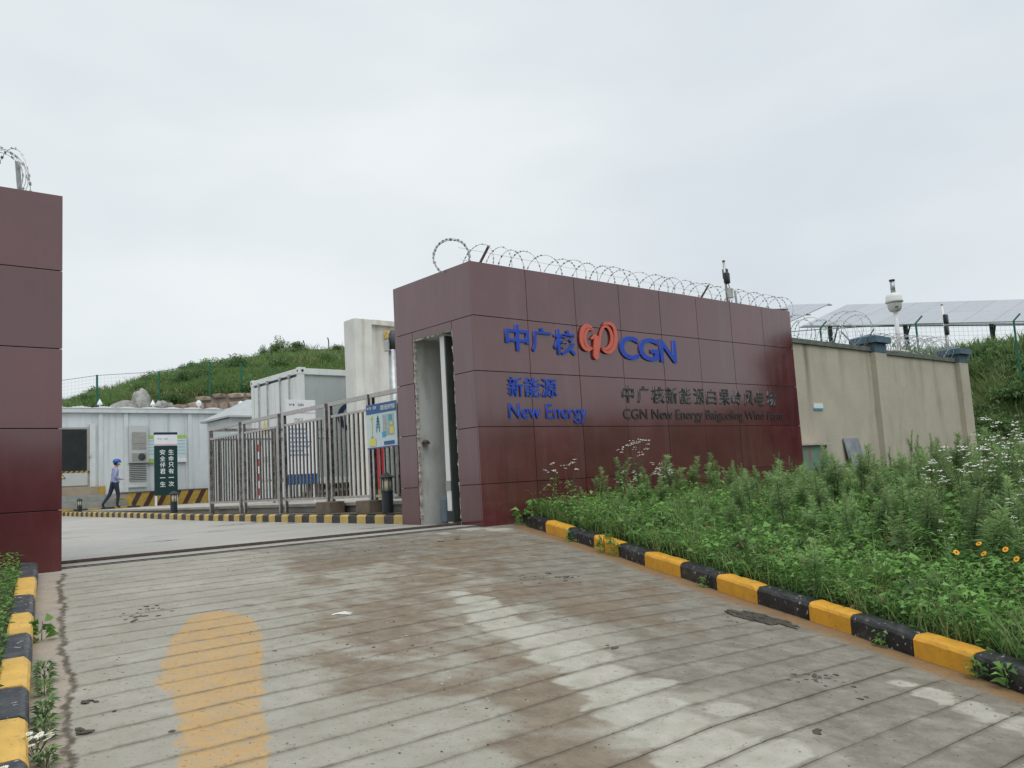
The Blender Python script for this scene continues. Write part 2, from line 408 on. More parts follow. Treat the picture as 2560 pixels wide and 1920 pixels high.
def npmesh(name, V, F, mats, tint=None, parent=None, fm=None, smooth=False):
    """V (n,3), F (m,4 or 3) arrays -> object"""
    me = bpy.data.meshes.new(name)
    V = np.asarray(V, np.float32); F = np.asarray(F, np.int32)
    me.vertices.add(len(V)); me.vertices.foreach_set('co', V.ravel())
    k = F.shape[1]
    me.loops.add(F.size); me.loops.foreach_set('vertex_index', F.ravel())
    me.polygons.add(len(F)); me.polygons.foreach_set('loop_start', np.arange(0, F.size, k, dtype=np.int32))
    try:
        me.polygons.foreach_set('loop_total', np.full(len(F), k, np.int32))
    except Exception:
        pass
    for m in (mats if isinstance(mats, (list, tuple)) else [mats]):
        me.materials.append(m)
    if fm is not None:
        me.polygons.foreach_set('material_index', np.asarray(fm, np.int32))
    me.update(calc_edges=True); me.validate()
    if tint is not None:
        a = me.attributes.new('tint', 'FLOAT', 'POINT'); a.data.foreach_set('value', np.asarray(tint, np.float32))
    if smooth:
        me.polygons.foreach_set('use_smooth', np.ones(len(F), bool))
    o = bpy.data.objects.new(name, me); COL.objects.link(o)
    if parent is not None: o.parent = parent
    return o

def leaf_arrays(P, D, Lh, Wd, nrm=None, bend=0.15, tint=None):
    """diamond leaves: base P, direction D (unit), length Lh, width Wd"""
    n = len(P)
    D = D / (np.linalg.norm(D, axis=1, keepdims=True) + 1e-9)
    if nrm is None:
        nrm = rng.normal(size=(n, 3)); nrm[:, 2] = np.abs(nrm[:, 2]) + 0.8
    s = np.cross(D, nrm); s /= (np.linalg.norm(s, axis=1, keepdims=True) + 1e-9)
    Lh = np.asarray(Lh).reshape(-1, 1) * np.ones((n, 1)); Wd = np.asarray(Wd).reshape(-1, 1) * np.ones((n, 1))
    mid = P + D * Lh * 0.45 + np.array([0, 0, 1]) * Lh * bend * 0.5
    tip = P + D * Lh - np.array([0, 0, 1]) * Lh * bend
    V = np.empty((n, 4, 3)); V[:, 0] = P; V[:, 1] = mid - s * Wd * 0.5; V[:, 2] = tip; V[:, 3] = mid + s * Wd * 0.5
    F = np.arange(4 * n).reshape(n, 4)
    if tint is None:
        tint = rng.random(n)
    return V.reshape(-1, 3), F, np.repeat(tint, 4)

# ------------------------------------------------------------------ ground functions
KP = [(7.902, 8.93), (7.726, 8.362), (7.595, 7.817), (7.512, 7.289), (7.421, 6.806), (7.27, 6.293), (7.048, 5.628), (6.785, 4.995), (6.568, 4.412),
      (6.352, 3.796), (6.19, 3.358), (5.95, 2.786), (5.789, 2.34), (5.614, 1.95), (5.42, 1.45), (5.2, 0.9), (4.95, 0.3), (4.7, -0.3), (4.4, -1.0)]
KYs = [p[1] for p in KP][::-1]; KXs = [p[0] for p in KP][::-1]
def kx(y):
    return interp(y, KYs, KXs) if y <= 8.93 else 7.902 + 0.31 * (y - 8.93)
def ramp(x, y):
    z = -1.528 + 0.0952 * min(y, 9.45)
    if y < -4: z = -1.528 - 0.0952 * 4 + 0.02 * (y + 4)
    t = max(0.0, x - (5.2 + 0.36 * (y - 1.9) - 2.0))
    return z - 0.055 * (t * t / (t + 0.5)) * sm((8.6 - y) / 2.5)
LP = [(1.87, 9.12), (1.697, 8.32), (1.607, 7.908), (1.435, 7.108), (1.244, 6.21), (1.097, 5.523), (0.985, 4.989), (0.895, 4.551), (0.77, 3.9), (0.6, 3.0), (0.42, 2.0), (0.1, 0.5), (-0.3, -1.0)]
LYs = [p[1] for p in LP][::-1]; LXs = [p[0] for p in LP][::-1]
def lx(y): return interp(y, LYs, LXs)
GP = [(2.15, 9.5), (2.05, 9.0), (1.876, 8.32), (1.74, 7.609), (1.568, 6.924), (1.447, 6.322), (1.372, 5.929), (1.293, 5.475), (1.257, 5.277), (1.16, 5.036), (1.092, 4.719), (1.058, 4.494), (0.985, 4.187), (0.85, 3.4), (0.6, 2.0), (0.2, 0.0), (-0.2, -3)]
GYs = [p[1] for p in GP][::-1]; GXs = [p[0] for p in GP][::-1]
def gx(y): return interp(y, GYs, GXs)
def bed_z(x, y):
    zk = ramp(kx(y), y) + 0.13
    zf = -0.60 + 0.021 * (x - 8)
    return lerp(zk, zf, sm((x - kx(y) - 0.15) / 5.0)) + 0.03 * noise.noise(Vector((x * 0.9, y * 0.9, 0)))
def bank_z(x, y):
    s = x * 0.93 + y * 0.37
    return -0.35 + 4.1 * sm((s - 30.0) / 5.5) + 0.25 * noise.noise(Vector((x * 0.35, y * 0.35, 3)))
def yard_z(y):
    return interp(y, [9.0, 15, 20, 26, 33, 60], [-0.625, -0.595, -0.56, -0.475, -0.41, -0.35])

def grid(x0, x1, nx, y0, y1, ny, fz):
    mb = MB()
    vs = []
    for j in range(ny + 1):
        for i in range(nx + 1):
            x = lerp(x0, x1, i / nx); y = lerp(y0, y1, j / ny)
            vs.append((x, y, fz(x, y)))
    fs = [(j * (nx + 1) + i, j * (nx + 1) + i + 1, (j + 1) * (nx + 1) + i + 1, (j + 1) * (nx + 1) + i) for j in range(ny) for i in range(nx)]
    return mb.add(vs, fs)

# --- wide terrain to the horizon, with a low ridge of hills round the site
def terr(x, y):
    r = math.hypot(x, y)
    z = -0.95 if y > 9.3 else -0.95 - 0.0952 * min(13.3, 9.3 - y)
    a = math.atan2(y, x)
    h = (0.075 + 0.035 * noise.noise(Vector((math.cos(a) * 2.2, math.sin(a) * 2.2, 5)))) * r
    z += sm((r - 38) / 60) * min(h, 26) * sm((-(x * 0.2 + y) / (r + 1e-6) + 0.35) / 0.5)
    return z
mb = MB(); vs = []; NR, NA = 40, 72
for i in range(NR + 1):
    r = 4 * (1.155 ** i)
    for k in range(NA):
        a = 2 * math.pi * k / NA
        x, y = r * math.cos(a) + 4, r * math.sin(a) + 6
        vs.append((x, y, terr(x, y) + (0.6 * noise.noise(Vector((x * .05, y * .05, 0))) if r > 40 else 0)))
fs = [(i * NA + k, i * NA + (k + 1) % NA, (i + 1) * NA + (k + 1) % NA, (i + 1) * NA + k) for i in range(NR) for k in range(NA)]
fs = [tuple(reversed(f)) for f in fs] if False else fs
mb.add(vs, fs); mb.add([vs[k] for k in range(NA)], [tuple(range(NA))])
struct('ground', mb, grass_base, smooth=True)

# --- the ribbed concrete ramp
YEL = [(1.922, 5.788), (1.844, 5.569), (1.766, 5.40), (1.74, 5.279), (1.663, 5.164), (1.651, 4.913), (1.552, 4.502), (1.441, 4.172), (1.337, 3.886), (1.10, 3.2), (0.9, 2.6),
       (1.25, 2.5), (1.55, 3.3), (1.642, 3.637), (1.767, 3.905), (1.932, 4.342), (2.112, 4.715), (2.387, 5.357), (2.654, 5.96), (2.72, 6.312), (2.69, 6.53), (2.60, 6.64), (2.48, 6.66), (2.35, 6.56), (2.247, 6.361), (2.081, 6.083)]
YA = np.array(YEL)
def sdf_poly(x, y):
    A = YA; B = np.roll(YA, -1, axis=0)
    p = np.array([x, y])
    e = B - A; w = p - A
    t = np.clip((w * e).sum(1) / (e * e).sum(1), 0, 1)
    d = np.sqrt((((w - e * t[:, None]) ** 2).sum(1)).min())
    c = ((A[:, 1] > y) != (B[:, 1] > y)) & (x < (B[:, 0] - A[:, 0]) * (y - A[:, 1]) / (B[:, 1] - A[:, 1] + 1e-12) + A[:, 0])
    return -d if c.sum() % 2 else d
PALE = [(4.45, 5.97, .13), (4.40, 5.66, .20), (4.24, 5.31, .25), (4.07, 5.05, .2), (4.03, 4.75, .25), (4.02, 4.5, .25), (3.94, 4.2, .28), (4.0, 4.26, .2), (3.85, 3.99, .28), (3.7, 3.65, .26),
        (3.57, 3.35, .26), (3.42, 3.1, .3), (3.32, 2.86, .3), (3.28, 2.6, .3), (3.86, 3.3, .12), (3.81, 2.8, .14), (3.19, 2.43, .3), (3.6, 3.05, .16), (3.05, 2.2, .3), (2.9, 1.9, .3),
        (5.184, 2.503, .09), (5.142, 2.337, .14), (5.055, 2.1, .16), (4.976, 1.862, .18), (4.88, 1.62, .18), (3.52, 2.318, .2), (7.41, 8.95, .22), (7.12, 9.22, .2), (6.6, 9.1, .13)]
MUD = [(5.4, 7.6, 1.1), (4.9, 7.0, 1.1), (4.6, 6.6, 1.1), (3.9, 6.3, 1.0), (3.6, 5.9, 1.0), (3.5, 5.3, 1.0), (3.2, 4.9, .9), (3.25, 4.3, .9), (3.25, 3.7, .8), (3.0, 3.2, .8), (2.7, 2.6, .7), (4.9, 6.0, 1.0), (6.2, 8.0, 1.2), (5.6, 5.4, .9), (5.0, 4.8, .8), (4.4, 7.9, .8)]
def fbm(x, y, s, z=0.0):
    return noise.fractal(Vector((x * s, y * s, z)), 0.6, 2.1, 5)
def blob(lst, x, y, j=0.35):
    b = 0.0
    for cx, cy, r in lst:
        d = math.hypot(x - cx, y - cy) / r
        b = max(b, 1.5 - d)
    return b
GROOVE0, PITCH = 9.08, 0.2665
rows = []   # (y, groove index or None, depth flag)
y = 9.42
rows.append((y, 0)); rows.append((9.25, 0))
n = 0
random.seed(3)
gro = []
while True:
    gy = GROOVE0 - PITCH * n + random.uniform(-.012, .012)
    if gy < -3.2: break
    gw = random.uniform(0.005, 0.0095) * (.72 if gy < 5.5 else 1.0) * (1.0 if n % 3 else 1.35)
    gro.append(gy)
    rows += [(gy + .04, 0), (gy + gw, 2), (gy + gw * 0.5, 1), (gy - gw * 0.5, 1), (gy - gw, 2), (gy - .045, 0)]
    for k in (0.25, 0.5, 0.75):
        rows.append((gy - PITCH * k, 0))
    n += 1
RX0, RX1, DX = -3.4, 8.6, 0.055
nx = int((RX1 - RX0) / DX)
V = []; A_pale = []; A_mud = []; A_wet = []; A_yel = []; A_gro = []; A_silt = []; A_gut = []
for (yy, g) in rows:
    for i in range(nx + 1):
        x = RX0 + DX * i
        wob = 0.006 * noise.noise(Vector((x * 1.6, yy * 3, 1))) + 0.005 * noise.noise(Vector((x * 9, yy * 2, 4)))
        y2 = yy + wob
        z = ramp(x, y2) + 0.004 * noise.noise(Vector((x * 1.3, y2 * 1.3, 2)))
        k_ = kx(y2); gg = gx(y2)
        gm = sm((x - gg - 0.02) / 0.05) * sm((k_ - 0.27 + 0.05 * noise.noise(Vector((0, y2 * 3, 8))) - x) / 0.06)
        fade = sm(0.75 + 0.9 * noise.noise(Vector((x * 0.9, y2 * 3.1, 9))))
        if g == 1: z -= 0.014 * gm * (0.35 + 0.65 * fade)
        edge = abs(x - gg - 0.02 * noise.noise(Vector((y2 * 6, 3, 3))))
        gut = sm((gg - x) / 0.02 + 0.5)
        z -= 0.006 * sm((gg + 0.03 - x) / 0.06)
        V.append((x, y2, z))
        f1 = fbm(x, y2, 1.7); f2 = fbm(x + 7, y2, 4.5)
        # pale patches stay within one strip between two grooves
        ph = ((GROOVE0 - y2) / PITCH) % 1.0
        pl = blob(PALE, x, y2) + 0.28 * f1 + 0.18 * f2 - (0.3 if ph > 0.88 else 0)
        A_pale.append(sm((pl - 0.45) / 0.35))
        A_mud.append(sm((blob(MUD, x, y2) + 0.75 * f1 + 0.35 * f2 - 0.55) / 0.8))
        px_ = interp(y2, [1.5, 2.6, 3.4, 4.2, 5.0, 5.9, 7.0, 9.0], [3.3, 3.6, 3.75, 4.2, 4.35, 4.6, 4.9, 3.9])
        w = sm((x - px_ + 0.5 * f1 + 0.15) / 0.6) * (0.75 + 0.35 * f2)
        w = max(w, 0.9 * sm((0.9 - math.hypot((x - 4.9) / 1.3, (y2 - 8.3) / 0.75) + 0.3 * f1) / 0.4))
        A_wet.append(max(0, min(1, w)))
        A_yel.append(sdf_poly(x, y2) if (y2 > 2 and y2 < 7.2 and x < 3.3) else 1.0)
        A_gro.append(gm * (0.55 + 0.45 * fade) * (1.0 if g == 1 else 0.42 if g == 2 else 0.0))
        A_silt.append(sm((x - (k_ - 0.30 + 0.08 * f2)) / 0.12) * (1 if y2 < 9.1 else 0))
        A_gut.append((gg - x) if y2 < 9.15 else -0.5)
nr = len(rows)
F = [(j * (nx + 1) + i, (j + 1) * (nx + 1) + i, (j + 1) * (nx + 1) + i + 1, j * (nx + 1) + i + 1) for j in range(nr - 1) for i in range(nx)]
rampo = npmesh('ramp', V, F, [], smooth=False)
for nm, arr in (('pale', A_pale), ('mud', A_mud), ('wet', A_wet), ('yel', A_yel), ('gro', A_gro), ('silt', A_silt), ('gut', A_gut)):
    a = rampo.data.attributes.new(nm, 'FLOAT', 'POINT'); a.data.foreach_set('value', np.array(arr, np.float32))
tag(rampo, kind='structure')
m = bpy.data.materials.new('ribbed_concrete'); m.use_nodes = True
t = m.node_tree; t.nodes.clear()
out = N(t, 'ShaderNodeOutputMaterial'); b = N(t, 'ShaderNodeBsdfPrincipled'); t.links.new(b.outputs[0], out.inputs[0])
geo = N(t, 'ShaderNodeNewGeometry')
def noise_n(scale, detail=6, rough=0.6, sc=(1, 1, 1)):
    mpp = N(t, 'ShaderNodeMapping'); mpp.inputs['Scale'].default_value = sc
    t.links.new(geo.outputs['Position'], mpp.inputs[0])
    q = N(t, 'ShaderNodeTexNoise'); q.inputs['Scale'].default_value = scale; q.inputs['Detail'].default_value = detail; q.inputs['Roughness'].default_value = rough
    t.links.new(mpp.outputs[0], q.inputs[0]); return q.outputs[0]
def mrange(src, a0, a1, b0=0.0, b1=1.0):
    q = N(t, 'ShaderNodeMapRange'); q.inputs[1].default_value = a0; q.inputs[2].default_value = a1; q.inputs[3].default_value = b0; q.inputs[4].default_value = b1
    t.links.new(src, q.inputs[0]); return q.outputs[0]
def mixc(fac, c1, c2):
    q = N(t, 'ShaderNodeMix', data_type='RGBA')
    if isinstance(fac, float): q.inputs[0].default_value = fac
    else: t.links.new(fac, q.inputs[0])
    for idx, c in ((6, c1), (7, c2)):
        if isinstance(c, tuple): q.inputs[idx].default_value = (*c, 1)
        else: t.links.new(c, q.inputs[idx])
    return q.outputs[2]
def math_n(op, a, bb):
    q = N(t, 'ShaderNodeMath', operation=op)
    for idx, c in ((0, a), (1, bb)):
        if isinstance(c, (int, float)): q.inputs[idx].default_value = c
        else: t.links.new(c, q.inputs[idx])
    return q.outputs[0]
def attr(nm): return N(t, 'ShaderNodeAttribute', attribute_name=nm).outputs['Fac']
nA = noise_n(1.6); nB = noise_n(7.0); nC = noise_n(45.0, 3); nD = noise_n(13.0, 8, 0.7); nE = noise_n(90, 2)
c = mixc(mrange(nA, .3, .7), (0.305, 0.292, 0.246), (0.395, 0.382, 0.332))
c = mixc(mrange(nB, .4, .75, 0, .35), c, (0.23, 0.203, 0.155))
gutd = math_n('ADD', attr('gut'), mrange(noise_n(6, 6, .7), .25, .75, -.05, .05))
c = mixc(mrange(gutd, -.004, .01), c, mixc(mrange(nB, .3, .7), (0.33, 0.285, 0.235), (0.385, 0.34, 0.285)))
c = mixc(mrange(math_n('ADD', attr('wet'), mrange(nD, .25, .75, -.24, .24)), .10, .90, 0, .92), c, mixc(mrange(nB, .3, .7), (0.142, 0.126, 0.101), (0.215, 0.195, 0.162)))
c = mixc(mrange(math_n('ADD', attr('mud'), mrange(nD, .25, .75, -.30, .30)), .02, 1.0, 0, .88), c, mixc(mrange(nB, .35, .65), (0.158, 0.121, 0.082), (0.236, 0.19, 0.136)))
c = mixc(mrange(math_n('ADD', attr('pale'), mrange(nD, .25, .75, -.30, .30)), .30, .80, 0, .9), c, mixc(mrange(nB, .35, .65), (0.37, 0.355, 0.30), (0.46, 0.45, 0.395)))
yn = math_n('ADD', attr('yel'), mrange(nD, .3, .7, -.04, .04))
ymask = math_n('MULTIPLY', mrange(yn, -.02, .012, 1, 0), mrange(nD, .40, .66, .90, .38))
c = mixc(ymask, c, mixc(mrange(nB, .3, .7), (0.46, 0.282, 0.10), (0.54, 0.345, 0.14)))
c = mixc(math_n('MULTIPLY', attr('silt'), mrange(nB, .2, .6, .6, .95)), c, mixc(mrange(nB, .3, .7), (0.20, 0.115, 0.048), (0.275, 0.165, 0.075)))
c = mixc(mrange(nC, .62, .70, 0, .7), c, (0.09, 0.075, 0.058))
c = mixc(mrange(noise_n(70, 4, .8, (1, 2.2, 1)), .58, .72, 0, .45), c, (0.14, 0.115, 0.088))
spk = noise_n(26, 4, .7, (1.7, 1, 1))
c = mixc(math_n('MULTIPLY', mrange(spk, .62, .68, 0, .85), mrange(attr('wet'), .2, .8, .15, 1)), c, (0.075, 0.065, 0.055))
wsp = noise_n(17, 6, .75, (0.6, 2.6, 1))
c = mixc(math_n('MULTIPLY', mrange(wsp, .68, .73, 0, .75), mrange(attr('wet'), .3, .9, 0, 1)), c, (0.60, 0.60, 0.58))
c = mixc(mrange(nE, .70, .74, 0, .6), c, (0.62, 0.60, 0.56))
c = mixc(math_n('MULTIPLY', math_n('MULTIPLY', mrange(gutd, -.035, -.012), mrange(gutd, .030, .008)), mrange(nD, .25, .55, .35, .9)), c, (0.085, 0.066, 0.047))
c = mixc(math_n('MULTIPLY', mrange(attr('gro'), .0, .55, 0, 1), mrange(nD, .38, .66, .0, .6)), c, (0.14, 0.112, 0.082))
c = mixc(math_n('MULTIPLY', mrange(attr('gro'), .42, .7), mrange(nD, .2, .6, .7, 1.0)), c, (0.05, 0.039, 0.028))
t.links.new(c, b.inputs['Base Color'])
rg = math_n('SUBTRACT', mrange(nD, .3, .7, .7, .9), math_n('MULTIPLY', attr('wet'), mrange(nA, .3, .7, .08, .28)))
t.links.new(rg, b.inputs['Roughness'])
b.inputs['IOR'].default_value = 1.28
bp = N(t, 'ShaderNodeBump'); bp.inputs['Strength'].default_value = 0.35; bp.inputs['Distance'].default_value = 0.012
t.links.new(noise_n(38, 8, .75), bp.inputs['Height']); t.links.new(bp.outputs[0], b.inputs['Normal'])
rampo.data.materials.append(m)

# --- the yard inside the gate
m = bpy.data.materials.new('yard_concrete'); m.use_nodes = True
t = m.node_tree; t.nodes.clear()
out = N(t, 'ShaderNodeOutputMaterial'); b = N(t, 'ShaderNodeBsdfPrincipled'); t.links.new(b.outputs[0], out.inputs[0])
geo = N(t, 'ShaderNodeNewGeometry')
nA = noise_n(0.5); nB = noise_n(1.0, 8, .65, (0.5, 1.6, 1)); nD = noise_n(5.0, 8, .7)
c = mixc(mrange(nA, .3, .7), (0.33, 0.32, 0.29), (0.42, 0.41, 0.375))
c = mixc(mrange(nB, .52, .72, 0, .75), c, (0.24, 0.225, 0.20))
c = mixc(mrange(nD, .6, .75, 0, .5), c, (0.27, 0.22, 0.17))
t.links.new(c, b.inputs['Base Color'])
t.links.new(mrange(nB, .5, .68, .75, .12), b.inputs['Roughness'])
struct('yard_road', grid(-26, 7.52, 84, 9.36, 42, 82, lambda x, y: yard_z(y) + (0.0 if y > 9.5 else 0.0) - 0.006), m)

# right planting bed, left bed
mb = MB(); vs = []; fs = []; nyb, nxb = 60, 60
for j in range(nyb + 1):
    yy = lerp(-2.5, 9.97, j / nyb)
    for i in range(nxb + 1):
        x = kx(yy) + 0.10 + (i / nxb) ** 1.7 * 30
        vs.append((x, yy, bed_z(x, yy)))
fs = [(j * (nxb + 1) + i, j * (nxb + 1) + i + 1, (j + 1) * (nxb + 1) + i + 1, (j + 1) * (nxb + 1) + i) for j in range(nyb) for i in range(nxb)]
struct('planting_bed', mb.add(vs, fs), soil, smooth=True)
def lbed_z(x, y): return ramp(lx(y), y) + 0.11 + 0.03 * noise.noise(Vector((x * 2, y * 2, 5)))
mb = MB(); vs = []
for j in range(41):
    yy = lerp(-1, 9.2, j / 40)
    for i in range(13):
        vs.append((lx(yy) - 0.10 - i * 0.45, yy, lbed_z(lx(yy) - i * 0.45, yy)))
fs = [(j * 13 + i + 1, j * 13 + i, (j + 1) * 13 + i, (j + 1) * 13 + i + 1) for j in range(40) for i in range(12)]
struct('left_planting_bed', mb.add(vs, fs), soil, smooth=True)
struct('bank', grid(24.5, 75, 60, -12, 48, 60, lambda x, y: bank_z(x, y)), grass_base, smooth=True)

# verge and pavement beside the yard kerb
struct('verge', grid(7.56, 8.4, 4, 11.35, 44, 60, lambda x, y: interp(y, [11, 20, 33, 44], [-0.455, -0.44, -0.385, -0.36])), verge_m)
mb = MB(); mb.box(8.06, 34, 11.4, 46, -0.325, -0.27); mb.box(8.16, 34, 11.45, 46, -0.9, -0.326)
struct('pavement', mb, slab_m)

# ------------------------------------------------------------------ kerbs
def kerb_profile(w=0.15, h=0.155, c=0.035):
    # (offset away from the road, height)
    return [(0.0, -0.12), (0.0, h - c), (0.012, h - c * 0.4), (c, h), (w - 0.012, h), (w, h - 0.012), (w, -0.12)]
def kerb_stone(p0, p1, z0, z1, sgn, parent, m, prof, gap=0.004, rough=0.0):
    d = Vector((p1[0] - p0[0], p1[1] - p0[1])); L = d.length; d.normalize()
    nn = Vector((d.y, -d.x)) * sgn
    mb = MB(); vs = []; K = len(prof); NS = 9 if rough > 0 else 1
    for k in range(NS + 1):
        f = k / NS
        e = 0.0 if rough == 0 else (0.012 if k in (0, NS) else 0.004)
        q = Vector((p0[0], p0[1])) + d * lerp(gap, L - gap, f)
        z = lerp(z0, z1, f)
        for i, (o, h) in enumerate(prof):
            top = rough * 2.2 if 1 <= i <= 5 else 0
            ch = random.uniform(0, e) * (1 if 1 <= i <= 5 else 0)
            vs.append((q.x + nn.x * (o + random.uniform(-top, top) * .6) + random.uniform(-rough, rough), q.y + nn.y * (o + random.uniform(-top, top) * .6), z + h - ch + random.uniform(-top, top) * .5))
    fs = [(j * K + i, j * K + i + 1, (j + 1) * K + i + 1, (j + 1) * K + i) for j in range(NS) for i in range(K - 1)]
    fs += [tuple(range(K - 1, -1, -1)), tuple(range(NS * K, (NS + 1) * K))]
    if sgn < 0: fs = [tuple(reversed(f)) for f in fs]
    return mb.add(vs, fs).build('kerb_stone', m, parent)
kr = thing('kerb', 'right hand ramp kerb painted in worn yellow and black blocks below the weedy bed', 'kerb', (6.6, 4.6, -1.2))
for i in range(len(KP) - 1):
    a, bq = KP[i], KP[i + 1]
    o = kerb_stone(a, bq, ramp(*a), ramp(*bq), -1, kr, kerb_k if i % 2 == 0 else kerb_y, kerb_profile(), rough=0.002)
    if i == 0: o['label'] = 'black end stone with weeds by the granite wall'
kl = thing('kerb', 'left hand ramp kerb in yellow and black blocks running down from the left gate wall', 'kerb', (1.2, 6.0, -0.95))
LB = [9.10, 8.325, 7.531, 6.847, 6.226, 5.645, 5.069, 4.57, 4.021, 3.4, 2.8, 2.2]
for i in range(len(LB) - 1):
    a = (lx(LB[i]), LB[i]); bq = (lx(LB[i + 1]), LB[i + 1])
    kerb_stone(a, bq, ramp(*a), ramp(*bq), 1, kl, kerbl_k if i % 2 == 0 else kerbl_y, kerb_profile(0.145, 0.14), rough=0.002)
ky = thing('kerb', 'long low kerb of short yellow and black blocks inside the gate along the steel fence', 'kerb', (7.5, 16, -0.58))
y = 11.42; i = 0
while y < 38:
    L = 0.29
    kerb_stone((7.5, y), (7.5, y + L), yard_z(y), yard_z(y + L), 1, ky, kerb2_y if i % 2 == 0 else kerb2_k, kerb_profile(0.15, 0.14, 0.03), gap=0.003)
    y += L; i += 1

# ------------------------------------------------------------------ gate walls clad in granite
ZR = [3.145, 2.355, 1.553, 0.75, -0.055, -0.86]
XC = [7.406, 8.464, 9.506, 10.557, 11.616, 12.67, 13.735, 14.82, 15.881]
Y0 = 9.286
J = 0.005
gw = thing('gate_wall', 'long dark red granite wall with blue lettering, its end cut open for the gate', 'wall', (7.406, 9.286, -0.64))
def panel(x0, x1, y0, y1, z0, z1, par):
    return MB().box(x0, x1, y0, y1, z0, z1, bev=0.0015).build('granite_panel', granite, par)
for i in range(8):
    for k in range(5):
        jit = random.uniform(-0.002, 0.002)
        panel(XC[i] + (0 if i == 0 else J), XC[i + 1] - J, Y0 + jit, Y0 + 0.025 + jit, ZR[k + 1] + J, ZR[k] - J * (1 if k else 0), gw)
YS0, YA_, YB_, YS1 = Y0 + 0.026, 9.79, 10.82, 11.31
panel(7.406, 7.431, YS0, YS1, ZR[1] + J, ZR[0], gw)
panel(7.406, 7.431, YA_ + J, YB_ - J, 2.232, ZR[1] - J, gw)
for (a, bq) in ((YS0, YA_ - J), (YB_ + J, YS1)):
    for k in range(1, 5):
        panel(7.406, 7.431, a, bq, ZR[k + 1] + J, ZR[k] - J, gw)
for i in range(8):
    panel(XC[i] + J + (0.03 if i == 0 else 0), XC[i + 1] - J, Y0 + 0.03, 9.62, 3.118, 3.143, gw)
mb = MB(); mb.box(7.432, 15.86, Y0 + 0.0265, 9.60, -0.9, 3.116); mb.box(7.434, 8.9, 9.601, 11.29, 2.40, 3.112)
mb.box(7.434, 15.5, 10.86, 11.28, -0.9, 2.399); mb.box(7.434, 8.9, 9.602, YA_ - 0.015, -0.9, 2.399)
mb.build('core', mortar, gw)
mb = MB(); mb.box(7.433, 15.4, 10.835, 10.858, -0.9, 2.395); mb.box(7.44, 8.85, YA_ - 0.014, YA_ + 0.012, -0.9, 2.395); mb.box(7.435, 15.4, YA_ + 0.02, 10.83, 2.245, 2.39)
mb.build('inner_plaster', plaster_i, gw)
# ragged plaster round the cut opening
mb = MB()
def ragged(x, ya, yb, z0, z1, n, side):
    for i in range(n):
        za = lerp(z0, z1, i / n); zb_ = lerp(z0, z1, (i + 1) / n)
        w = random.uniform(0.004, 0.028)
        yy0, yy1 = (ya - w, ya + 0.03) if side < 0 else (yb - 0.012, yb + random.uniform(0.0, 0.02))
        mb.box(x + random.uniform(0.001, 0.012), x + 0.05, yy0, yy1, za, zb_ - 0.001)
ragged(7.412, YB_, 0, -0.62, 2.22, 60, -1)
ragged(7.412, 0, YA_ + 0.012, -0.62, 2.22, 60, 1)
for i in range(24):
    ya = lerp(YA_, YB_, i / 24); mb.box(7.413, 7.45, ya, ya + 0.042, 2.232 - random.uniform(0.005, 0.03), 2.245)
mb.build('plaster_edge', mat('rough_plaster_edge', (0.48, 0.46, 0.42), rough=0.95, var=0.5, scale=14, bump=0.6), gw)
mb = MB(); mb.lathe([(0.05, 0), (0.06, 0.02), (0.03, 0.05)], 10, (7.55, 10.79, 0.62)); mb.tube([(7.52, 10.82, 0.60), (7.5, 10.70, 0.59), (7.54, 10.66, 0.62)], 0.012, 6)
mb.build('pipe_stub', rust, gw)

# letters
def glyph_mesh(txt, depth, bold):
    cu = bpy.data.curves.new('glyph', 'FONT'); cu.body = txt; cu.extrude = depth / 2; cu.offset = bold; cu.resolution_u = 4
    o = bpy.data.objects.new('glyph', cu); COL.objects.link(o)
    bpy.context.view_layer.update()
    dg = bpy.context.evaluated_depsgraph_get()
    me = bpy.data.meshes.new_from_object(o.evaluated_get(dg))
    bpy.data.objects.remove(o); bpy.data.curves.remove(cu)
    return me
def place_glyph(name, me, parent, X0, X1, z0, z1, Yb, depth, mats, bbox=None, normal='-Y', side=None):
    """fit a glyph mesh into a rectangle on a wall; normal gives the facing"""
    co = np.empty(len(me.vertices) * 3, np.float32); me.vertices.foreach_get('co', co); co = co.reshape(-1, 3)
    mn = co.min(0); mxx = co.max(0)
    if bbox is not None: mn = np.array([bbox[0], bbox[2], mn[2]]); mxx = np.array([bbox[1], bbox[3], mxx[2]])
    u = (co[:, 0] - mn[0]) / (mxx[0] - mn[0]); v = (co[:, 1] - mn[1]) / (mxx[1] - mn[1]); w = (co[:, 2] - co[:, 2].min()) / max(1e-6, co[:, 2].max() - co[:, 2].min())
    new = np.empty_like(co); r = rootloc(parent)
    if normal == '-Y':
        new[:, 0] = X0 + (X1 - X0) * u; new[:, 1] = Yb - depth * w
    else:   # facing -X : text runs towards -Y
        new[:, 1] = X0 + (X1 - X0) * u; new[:, 0] = Yb - depth * w
    new[:, 2] = z0 + (z1 - z0) * v
    new -= np.array(r)
    me.vertices.foreach_set('co', new.ravel().astype(np.float32)); me.materials.clear()
    for q in (mats if isinstance(mats, (list, tuple)) else [mats]): me.materials.append(q)
    me.update()
    if isinstance(mats, (list, tuple)) and len(mats) > 1:
        nmf = np.empty(len(me.polygons) * 3, np.float32); me.polygons.foreach_get('normal', nmf); nmf = nmf.reshape(-1, 3)
        ax = 1 if normal == '-Y' else 0
        me.polygons.foreach_set('material_index', (np.abs(nmf[:, ax]) < 0.5).astype(np.int32))
    o = bpy.data.objects.new(name, me); COL.objects.link(o); o.parent = parent
    return o
